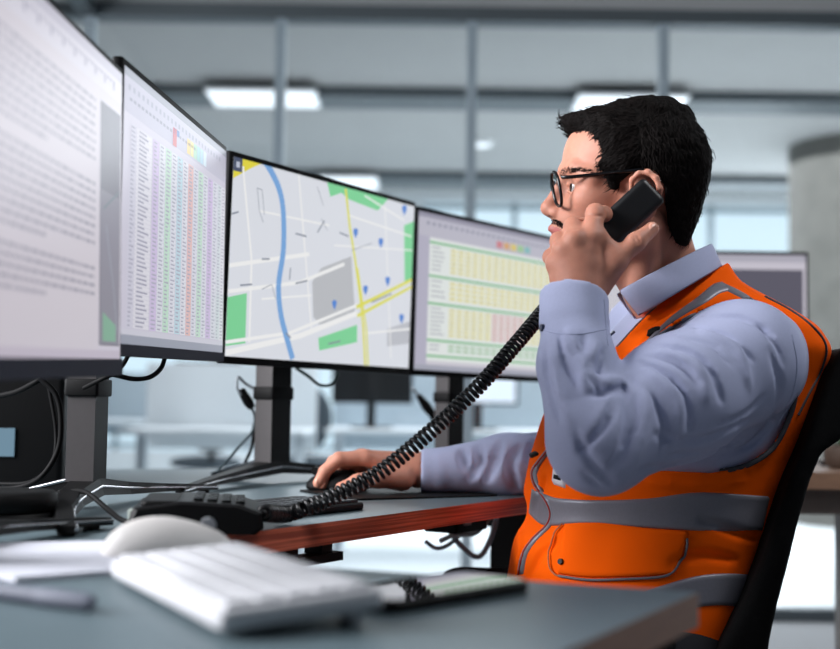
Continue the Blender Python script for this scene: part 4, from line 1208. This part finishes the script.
# knuckle hollows and tendons
for a_, b_ in (((583, 240), (582, 258)), ((569, 247), (573, 264)), ((560, 258), (566, 272))):
    if False: hn.crease([a_, b_], .002, .3, .006, 'sub', 1.44, 1.56)
for a_, b_ in (((590, 242), (584, 285)), ((575, 244), (578, 285)), ((564, 254), (572, 284))):
    pass
for ln in ([(633, 235), (638, 245)], [(636, 233), (641, 243)], [(588, 215), (603, 216)], [(568, 229), (578, 229)]):
    hn.crease(ln, .0012, .5, .002, 'sub', 1.44, 1.56)
nV, nQ = hn.mesh()
nail = Vol(np.array(W(654, 225, 1.51)) - .02, np.array(W(654, 225, 1.51)) + .02, .0008)
# ---- far hand (on the mouse)
fh = Vol((W(300, 440, 1.95).x - .01, 1.88, DESK - .005), (W(470, 470, 1.97).x, 2.06, DESK + .11), .0018)
def FH(px, py, y): return W(px, py, y)
fw = Vector((W(418, 470, 1.97).x, 1.97, DESK + .037))
fh.cap(fw + Vector((.06, 0, 0)), fw, .027, .026, .01, fl=(0, 0, 1), fs=.85)
K = {'i': FH(366, 458, 1.945), 'm': FH(362, 457, 1.968), 'r': FH(366, 460, 1.99), 'l': FH(374, 466, 2.01)}
for k_, r_ in (('i', .013), ('m', .013), ('r', .012), ('l', .011)): fh.cap(fw, K[k_], .022, r_, .012)
fh.chain([K['i'], FH(339, 459, 1.935), FH(325, 471, 1.93), FH(318, 483, 1.93)], [.0125, .0108, .0092, .0078], .004)
fh.chain([K['m'], FH(334, 462, 1.965), FH(324, 474, 1.967), FH(323, 484, 1.968)], [.0125, .0106, .009, .0078], .004)
fh.chain([K['r'], FH(343, 466, 1.99), FH(334, 476, 1.995), FH(332, 483, 1.998)], [.0115, .010, .0088, .0076], .004)
fh.chain([K['l'], FH(356, 472, 2.01), FH(349, 479, 2.015), FH(346, 484, 2.018)], [.0105, .009, .008, .007], .004)
fh.chain([FH(402, 479, 1.945), FH(378, 478, 1.925), FH(358, 482, 1.915), FH(341, 488, 1.912)], [.019, .0135, .0108, .009], .01)
fV, fQ = fh.mesh()
# ---- rest of the body, under the clothes
bd = Vol((-.45, 1.4, .03), (.70, 2.1, 1.1), .0095)
bd.op(TLO, THI, torso(-.03), .001, 'add')
bd.cap(S_, E_, .05, .04, .02); bd.cap(E_, wr, .038, .026, .02)
bd.cap(RS, RE, .05, .04, .02); bd.cap(RE, fw, .038, .026, .02)
HIPN, HIPF = Vector((.30, 1.63, .575)), Vector((.27, 1.81, .575)); KN, KF = Vector((-.13, 1.56, .56)), Vector((-.14, 1.80, .56)); AN, AF = Vector((-.10, 1.55, .13)), Vector((-.12, 1.80, .13))
for h_, k_, a_ in ((HIPN, KN, AN), (HIPF, KF, AF)): bd.cap(h_, k_, .075, .052, .03); bd.cap(k_, a_, .05, .035, .02)
bV, bQ = bd.mesh()
def hmat(C):
    X, Y, Z = C[:, 0], C[:, 1], C[:, 2]
    s = (X - HC[0]) * hs[0] + (Y - HC[1]) * hs[1]; k = np.where(s < 0, 2 * s, 0)
    px, py = project(X - k * hs[0], Y - k * hs[1], Z)
    d = poly_sdf(px, py, [(540, 227.5), (549, 225.6), (556, 227), (566, 232), (566, 235), (562, 240), (556, 241.5), (545, 240)])
    return ((d < 0) & (np.abs(s) < .024) & (np.abs(Y - HC[1]) < .03)).astype(int)
body = mesh_obj('body', [(hV, hQ), (nV, nQ), (fV, fQ), (bV, bQ)], [m_skin, m_lip], None, 1, hmat); wear(body)
# nail
h = BVHTree.FromPolygons([tuple(p) for p in nV], [tuple(int(k) for k in q) for q in nQ])
drape_strip([(648, 225), (653, 221), (657, 222)], [(650, 231), (654, 229), (658, 226)], m_nail, 'fingernail', body, h, off=.0006, cols=7, rows=5)
h = BVHTree.FromPolygons([tuple(p) for p in fV], [tuple(int(k) for k in q) for q in fQ])
drape_strip([(314, 479), (318, 477)], [(315, 485), (318, 485)], m_nail, 'fingernail', body, h, off=.0006, cols=5, rows=5)
# eyes
for q, nm in ((lambda p: np.array(p), 'eye'), (mir, 'eye')):
    c = q(HP(578, 187.6, .030)); v = Vol(c - .015, c + .015, .001); v.ell(c, (.0115,) * 3, k=.001)
    gz = np.array([-1, -.12, .0]); gz /= np.linalg.norm(gz)
    V, Q = v.mesh()
    o = mesh_obj(nm, [(V, Q)], [m_eye, m_iris], None, 1, lambda C: ((C - c) @ gz > .0095).astype(int)); o.parent = body
# eyebrows, moustache and beard shadow: short hairs set on the skin
head_bvh = BVHTree.FromPolygons([tuple(p) for p in relax(hV, hQ, 1)], [tuple(int(k) for k in q) for q in hQ])
def hairs(name, poly, n, L, r, dirpx, par, mirror=True, lift=.0006):
    mb = MB(); P = np.array(poly); lo, hi = P.min(0), P.max(0); cnt = 0; tries = 0
    while cnt < n and tries < n * 20:
        tries += 1; p = lo + rng.random(2) * (hi - lo)
        if poly_sdf(np.array([p[0]]), np.array([p[1]]), poly)[0] > 0: continue
        h, nn = hit(head_bvh, *p)
        if h is None: continue
        a = math.atan2(dirpx[1], dirpx[0]) + rng.normal() * .35; l = L * (.6 + .6 * rng.random())
        t_ = (_R * math.cos(a) - _U * math.sin(a)); t_ = (t_ - nn * t_.dot(nn)).normalized(); sd = t_.cross(nn) * r
        a0 = h + nn * .0002; a1 = h + t_ * l * .5 + nn * (lift + .0006); a2 = h + t_ * l + nn * lift
        for q in ((lambda z: z), mir) if mirror else ((lambda z: z),):
            vs = [q(a0 - sd), q(a0 + sd), q(a1 + sd), q(a2), q(a1 - sd), q(a1 + nn * r)]
            mb.raw(vs, [(0, 1, 5), (1, 2, 5), (2, 3, 5), (3, 4, 5), (4, 0, 5)], m_hair, True)
        cnt += 1
    if not mb.v: return
    o = mb.build(name); o.parent = par; return o
hairs('eyebrow', [(559, 173), (566, 168.5), (578, 168), (592, 171), (592, 173), (578, 172), (566, 173), (560, 176)], 240, .0042, .0003, (1, -.2), body)
hairs('moustache', [(549, 219.5), (555, 218.5), (561, 221), (569, 229), (567, 233), (562, 227), (555, 223.5), (549, 224)], 260, .0026, .0004, (.3, 1), body)
hairs('beard_stubble', [(556, 240), (566, 238), (572, 226), (600, 232), (628, 215), (640, 225), (632, 245), (600, 262), (572, 268), (560, 258)], 900, .002, .00022, (.3, 1), body)

# ---- hair
ha = Vol(HC - np.array([.13, .105, .11]), HC + np.array([.13, .105, .15]), .0018)
ha.ell(HP(645, 161), (.0805, .0765, .0790), AX, .001)
ha.ell(HP(655, 168), (.071, .075, .078), AX, .02)
ha.ell(HP(658, 198), (.053, .066, .064), AX, .02)
for q in (lambda p: np.array(p), mir): ha.cap(q(HP(604, 168, .060)), q(HP(614.5, 187, .061)), .009, .0085, .008)
ha.cap(HP(672, 215), HP(668, 236), .030, .026, .02); ha.cap(HP(662, 222, .03), HP(668, 236, .02), .024, .024, .02)
ha.ell(HP(618, 134), (.060, .066, .036), AX, .02)
ha.ell(HP(618, 150), (.042, .071, .042), AX, .02)
ha.ell(HP(590, 124), (.032, .046, .017), AX, .014)
ha.ell(HP(574, 125), (.014, .032, .012), AX, .010)
ha.cap(HP(566, 121, -.012), HP(566, 120, .016), .0075, .0075, .006)
ha.ell(HP(650, 118), (.050, .055, .024), AX, .02)
ha.ell(HP(622, 168, .0), (.036, .0765, .040), AX, .02)
HR = [(555, 138), (567, 138.5), (576, 135), (585, 137), (591, 147), (594, 158), (598, 167), (605, 174), (608, 186), (612, 190), (618, 190), (621, 181), (628, 176), (634, 171), (642, 168), (652, 168.5), (660, 175), (664.5, 186), (666, 205), (668, 225), (676, 243), (690, 250), (760, 250), (760, 60), (540, 60), (540, 134)]
def hcut(X, Y, Z):
    X, Y, Z = np.broadcast_arrays(X, Y, Z)
    s = (X - HC[0]) * hs[0] + (Y - HC[1]) * hs[1]; k = np.where(s < 0, 2 * s, 0)
    px, py = project(X - k * hs[0], Y - k * hs[1], Z); return poly_sdf(px, py, HR) * .0013
def smoothmax_apply():
    sl, X, Y, Z = ha.blk(ha.lo, ha.lo + ha.h * ha.n)
    sd = hcut(X, Y, Z).astype(np.float32)
    a = ha.v[sl]; k = .005; h = np.clip(.5 - .5 * (a - sd) / k, 0, 1); ha.v[sl] = a + (sd - a) * h + k * h * (1 - h)
smoothmax_apply()
V, Q = ha.mesh(); V = relax(V, Q, 1)
# tousled locks
n1 = vnoise(V * np.array([1, 1, 1.6]), .011, 1); n2 = vnoise(V, .0045, 2); n3 = vnoise(V * np.array([1.4, 1, 1]), .020, 3)
d_ = V - HC; d_ /= np.linalg.norm(d_, axis=1)[:, None]
topw = np.clip((V[:, 2] - (HC[2] + .0)) / .06, .25, 1)
V = V + d_ * ((n1 * .0018 + n3 * .0018) * topw + n2 * .0009)[:, None]
hair = mesh_obj('hair', [(V, Q)], [m_hair], None, 0); hair.parent = body
skull_bvh = head_bvh
head_bvh = BVHTree.FromPolygons([tuple(p) for p in V], [tuple(int(k) for k in q) for q in Q])
m_hair2 = mat('dark_brown_hair', '0e0908', .65, spec=.1)
def locks(poly, n, L, r, curl, lift, fx):
    mb = MB(); P = np.array(poly, float); lo, hi = P.min(0), P.max(0)
    for _ in range(n):
        p = lo + rng.random(2) * (hi - lo)
        if poly_sdf(np.array([p[0]]), np.array([p[1]]), poly)[0] > 0: continue
        h, nn = hit(head_bvh, *p)
        if h is None: continue
        dx, dy = fx(*p); a = math.atan2(dy, dx) + rng.normal() * .30; l = L * (.6 + .6 * rng.random())
        t_ = (_R * math.cos(a) - _U * math.sin(a)); t_ = (t_ - nn * t_.dot(nn)).normalized(); b_ = t_.cross(nn); cu = curl * rng.normal()
        c = [h - nn * .0006, h + t_ * l * .33 + nn * lift + b_ * cu, h + t_ * l * .66 + nn * lift * 1.1 + b_ * cu * 1.3, h + t_ * l + nn * lift * .2 + b_ * cu * .5]
        for q in ((lambda z: z), mir):
            vs = []
            for i, cc in enumerate(c):
                w_ = r * (1, 1, .8, .15)[i]; vs += [q(cc - b_ * w_), q(cc + nn * w_), q(cc + b_ * w_)]
            mb.raw(vs, [(3 * i + k, 3 * i + k + 1, 3 * i + k + 4, 3 * i + k + 3) for i in range(3) for k in range(2)], m_hair2, True)
    o = mb.build('hair_strands'); o.parent = hair; o['kind'] = 'stuff'
locks([(556, 112), (600, 98), (655, 92), (695, 106), (712, 150), (704, 205), (690, 244), (672, 240), (664, 190), (640, 168), (627, 178), (619, 189), (609, 188), (600, 172), (585, 140), (558, 140)], 5600, .013, .00055, .0012, .0010,
      lambda x, y: (-1, -.25 if y < 125 else .55) if x < 640 else ((-.1, .25) if y < 125 else (.15, 1)))
head_bvh = skull_bvh

# ---- trousers and shoes
tr = Vol((-.3, 1.4, .08), (.55, 2.05, .70), .008)
tr.ell((.29, 1.72, .575), (.15, .18, .085), k=.02)
for h_, k_, a_ in ((HIPN, KN, AN), (HIPF, KF, AF)): tr.cap(h_, k_, .092, .068, .04); tr.cap(k_, a_, .066, .055, .02)
V, Q = tr.mesh(); trousers = mesh_obj('trousers', [(V, Q)], [m_trouser], None, 1); wear(trousers)
for a_ in (AN, AF):
    s2 = Vol(a_ - Vector((.24, .08, .13)), a_ + Vector((.10, .08, .07)), .006)
    s2.cap(a_ + Vector((.01, 0, -.07)), a_ + Vector((-.15, -.01, -.09)), .042, .034, .02); s2.cap(a_, a_ + Vector((0, 0, -.06)), .038, .04, .02)
    s2.op(s2.lo, s2.lo + s2.n * s2.h, lambda X, Y, Z: Z - .012 + 0 * X + 0 * Y, .003, 'sub')
    V, Q = s2.mesh(); o = mesh_obj('shoe', [(V, Q)], [m_shoe], None, 1); wear(o)

# ---- eyeglasses
gl = thing('eyeglasses', 'black-rimmed eyeglasses worn by the man', 'glasses', (0, 0, 0))
m_gf = mat('black_acetate', '08080a', .25)
m_lens = m_glass
for q in (lambda p: np.array(p), mir):
    c = HP(556.5, 189, .034); hv = (HP(553.5, 185, .016) - HP(561, 186, .054)) / 2; vv = (HP(555, 172, .034) - HP(560.5, 206, .034)) / 2
    ring = []
    for k in range(33):
        a = 2 * PI * k / 32; cc, ss = math.cos(a), math.sin(a)
        p_ = 2.6; f_ = (abs(cc) ** p_ + abs(ss) ** p_) ** (-1 / p_)
        ring.append(Vector(q(c + hv * cc * f_ + vv * ss * f_)))
    MB().tube(ring, .0022, m_gf, 8, caps=False).build('rim', gl)
    nv = (ring[0] - ring[8]).cross(ring[16] - ring[8]).normalized() * .0006
    MB().prism([p - nv for p in ring[:-1]], nv * 2, m_lens).build('lens', gl)
    tp = [Vector(q(HP(562, 177, .057))), Vector(q(HP(570, 177, .062))), Vector(q(HP(600, 174, .069))), Vector(q(HP(632, 170.5, .0775))), Vector(q(HP(645, 171, .080))), Vector(q(HP(660, 182, .079)))]
    MB().tube(smooth_path(tp, 4), .0031, m_gf, 8, flat=.8).build('temple', gl)
MB().tube(smooth_path([HP(553, 183, .014), HP(552, 181, .005), HP(552, 181, -.005), HP(553, 183, -.014)], 4), .0018, m_gf, 8).build('bridge', gl)

# ---- handset
hsn = thing('phone_handset', 'black telephone handset held to the man\'s ear', 'telephone handset', (0, 0, 0))
T0, T1 = Vector(W(650, 193, 1.556)), Vector(W(561, 276, 1.575))
dv = (T1 - T0).normalized(); wv = dv.cross(Vector((0, 1, 0))).normalized(); tv = dv.cross(wv).normalized()
if tv.y < 0: tv = -tv
lo_ = np.minimum(T0, T1) - .04; hi_ = np.maximum(T0, T1) + .04
v = Vol(lo_, hi_, .0016)
Lh = (T1 - T0).length
def hbox(X, Y, Z):
    x, y, z = X - T0.x, Y - T0.y, Z - T0.z
    a = x * dv.x + y * dv.y + z * dv.z - Lh / 2; b = x * wv.x + y * wv.y + z * wv.z; c = x * tv.x + y * tv.y + z * tv.z
    c = c - .006 * (a / (Lh / 2)) ** 2 + .003
    r = .007; hw = .0205; qa, qb, qc = np.abs(a) - (Lh / 2 + .008 - r), np.abs(b) - (hw - r), np.abs(c) - (.0115 - r)
    return np.sqrt(np.maximum(qa, 0) ** 2 + np.maximum(qb, 0) ** 2 + np.maximum(qc, 0) ** 2) + np.minimum(np.maximum(qa, np.maximum(qb, qc)), 0) - r
v.op(lo_, hi_, hbox, .001, 'add')
V, Q = v.mesh(); mesh_obj('grip', [(V, Q)], [m_black2 if False else mat('handset_plastic', '0f0f11', .42, bump=.1, bscale=900)], hsn, 1)
for P_, nm in ((T0 + dv * .008, 'earpiece'), (T1 - dv * .008, 'mouthpiece')):
    MB().cyl(P_ + tv * .008, P_ + tv * .0185, .0175, .0165, m_black, 24).build(nm, hsn)

# ---- coiled cord
pts = smooth_path([Vector((PC.x + .075, PC.y - .045, DESK + .022)), W(286, 514, 1.44), W(305, 508, 1.44), W(330, 498, 1.45), W(380, 472, 1.46), W(430, 432, 1.48), W(480, 385, 1.50), W(515, 345, 1.53), W(537, 319, 1.56), W(553, 300, 1.59)], 30)
L = [0]
for a_, b_ in zip(pts[:-1], pts[1:]): L.append(L[-1] + (b_ - a_).length)
L = np.array(L); PA = np.array([tuple(p) for p in pts]); tot = L[-1]; pitch = .0070; nt = int(tot / pitch)
ns = nt * 14; ts = np.linspace(0, tot, ns); C = np.stack([np.interp(ts, L, PA[:, k]) for k in range(3)], 1)
hel = []; nrm = Vector((0, 1, 0))
for i in range(ns):
    t_ = Vector(C[min(i + 2, ns - 1)] - C[max(i - 2, 0)]).normalized(); nrm = (nrm - t_ * nrm.dot(t_)).normalized(); bn = t_.cross(nrm)
    a = 2 * PI * i / 14; R_ = .0078 * min(1, i / 20, (ns - 1 - i) / 20 + .05)
    hel.append(Vector(C[i]) + (nrm * math.cos(a) + bn * math.sin(a)) * max(R_, .0005))
mb = MB(); mb.tube(hel, .0025, mat('cord_plastic', '0c0c0e', .35), 6)
setp(mb.build('coiled_cord'), 'black coiled telephone cord stretching from the desk phone up to the handset', 'cord')
T1b = T1 + dv * .006
MB().tube([W(553, 300, 1.59), T1b * .5 + W(553, 300, 1.59) * .5, T1b], [.003, .0042, .0045], m_black, 10).build('cord_plug', hsn)

# ---- chair
ch = thing('office_chair', 'black high-backed office chair the man sits in', 'chair', (.33, 1.72, 0))
m_ch = mat('black_chair_mesh', '040405', .9, bump=.2, bscale=600, spec=.15)
def addc(o, nm=None): o.parent = ch; o.matrix_parent_inverse = Matrix.Translation(-Vector((.33, 1.72, 0))); return o
cb = Vol((.25, 1.42, .42), (.80, 2.02, 1.10), .006)
prof = [(690, 690, 762), (640, 714, 764), (600, 736, 772), (560, 754, 782), (520, 768, 792), (480, 782, 804), (452, 795, 816), (438, 800, 838), (420, 806, 850), (390, 818, 866), (360, 832, 876), (345, 840, 870)]
def back_fn():
    zz = []; xx = []; th = []
    for y, xl, xr in prof:
        a = W(xl, y, 1.56); b = W(xr, y, 1.56); zz.append(a.z); xx.append((a.x + b.x) / 2); th.append((b.x - a.x) / 2)
    zz = np.array(zz); xx = np.array(xx); th = np.array(th)
    def fn(X, Y, Z):
        z = Z.ravel(); cx = np.interp(z, zz, xx)[None, None, :]; t = np.interp(z, zz, th)[None, None, :]
        u = (Y - 1.74) / .215
        wv_ = np.interp(z, [zz[0], zz[3], zz[6], zz[-1]], [.95, 1, .95, .75])[None, None, :]
        c2 = cx + .018 * (1 - np.clip(u, -1, 1) ** 2)
        d1 = np.abs(X - c2) - t * .95; d2 = (np.abs(Y - 1.74) - .215 * wv_); d3 = np.maximum(Z - zz[-1] - .0, zz[0] - Z)
        q1, q2, q3 = d1 + .012, d2 + .012, d3 + .012
        return np.sqrt(np.maximum(q1, 0) ** 2 + np.maximum(q2, 0) ** 2 + np.maximum(q3, 0) ** 2) + np.minimum(np.maximum(q1, np.maximum(q2, q3)), 0) - .012
    return fn
cb.op((.25, 1.42, .42), (.80, 2.02, 1.10), back_fn(), .001, 'add')
V, Q = cb.mesh(); addc(mesh_obj('backrest', [(V, Q)], [m_ch], None, 2))
st = Vol((.02, 1.4, .38), (.66, 2.04, .54), .008)
st.ell((.34, 1.72, .455), (.27, .26, .045), k=.01); V, Q = st.mesh(); addc(mesh_obj('seat', [(V, Q)], [m_ch], None, 1))
for yy in (1.965, 1.475):
    b = Vol((-.02, yy - .06, .5), (.36, yy + .06, .68), .005)
    zt = CAMH - .262
    b.cap((.075, yy, zt - .008), (.27, yy, zt - .012), .036, .034, .01, fl=(0, 0, 1), fs=.5); V, Q = b.mesh()
    arm = addc(mesh_obj('armrest', [(V, Q)], [m_black], None, 1))
    p_ = MB(); p_.tube(smooth_path([(.19, yy, zt - .02), (.22, yy, .54), (.26, 1.72 + (yy - 1.72) * .6, .44)], 6), .016, m_blackm, 10); addc(p_.build('armrest_post'))
b = MB(); b.cyl((.34, 1.72, .09), (.34, 1.72, .42), .028, .025, m_blackm, 20); b.box((.34, 1.72, .415), (.22, .2, .03), m_blackm)
b.tube(smooth_path([(.36, 1.74, .415), (.44, 1.74, .415), (.455, 1.74, .46), (.42, 1.74, .54)], 6), .020, m_blackm, 12); addc(b.build('gas_lift'))
b = MB()
for k in range(5):
    a = 2 * PI * k / 5 + .3; b.tube([(.34, 1.72, .095), (.34 + .30 * math.cos(a), 1.72 + .30 * math.sin(a), .062)], [.028, .018], m_blackm, 10)
addc(b.build('star_base'))
for k in range(5):
    a = 2 * PI * k / 5 + .3; x, y = .34 + .30 * math.cos(a), 1.72 + .30 * math.sin(a)
    addc(MB().cyl((x - .022, y, .030), (x + .022, y, .030), .029, .029, m_black, 18).build('caster'))

# ================================================================== LIGHT
wd = bpy.data.worlds.new('world'); scene.world = wd; wd.use_nodes = True
bg = wd.node_tree.nodes['Background']; bg.inputs[0].default_value = (.55, .68, .85, 1); bg.inputs[1].default_value = .13
def area(name, loc, target, size, power, col=(1, 1, 1), size_y=None, spread=PI):
    l = bpy.data.lights.new(name, 'AREA'); l.energy = power; l.color = col; l.size = size; l.spread = spread
    if size_y: l.shape = 'RECTANGLE'; l.size_y = size_y
    o = bpy.data.objects.new(name, l); COL.objects.link(o); o.location = loc
    o.rotation_euler = (Vector(target) - Vector(loc)).to_track_quat('-Z', 'Y').to_euler()
    return o
area('window_daylight', (-2.4, .9, 2.0), (.3, 1.7, .95), 1.5, 225, (.97, .97, 1.0), 1.3)
area('near_ceiling_lamp', (1.42, 1.3, 2.7), (.9, 1.4, 0), .6, 26, (.97, .98, 1.0), .5)
area('far_room_daylight', (3.0, 9.0, 2.85), (3.0, 9.0, 0), 9, 640, (.93, .96, 1.0), 5)
area('far_window_daylight', (3.5, 12.0, 1.8), (0, 2, 1.2), 5, 120, (.86, .94, 1.0), 2)
scene.view_settings.view_transform = 'Standard'; scene.view_settings.look = 'None'
scene.view_settings.gamma = 1.0; scene.view_settings.exposure = 0.0
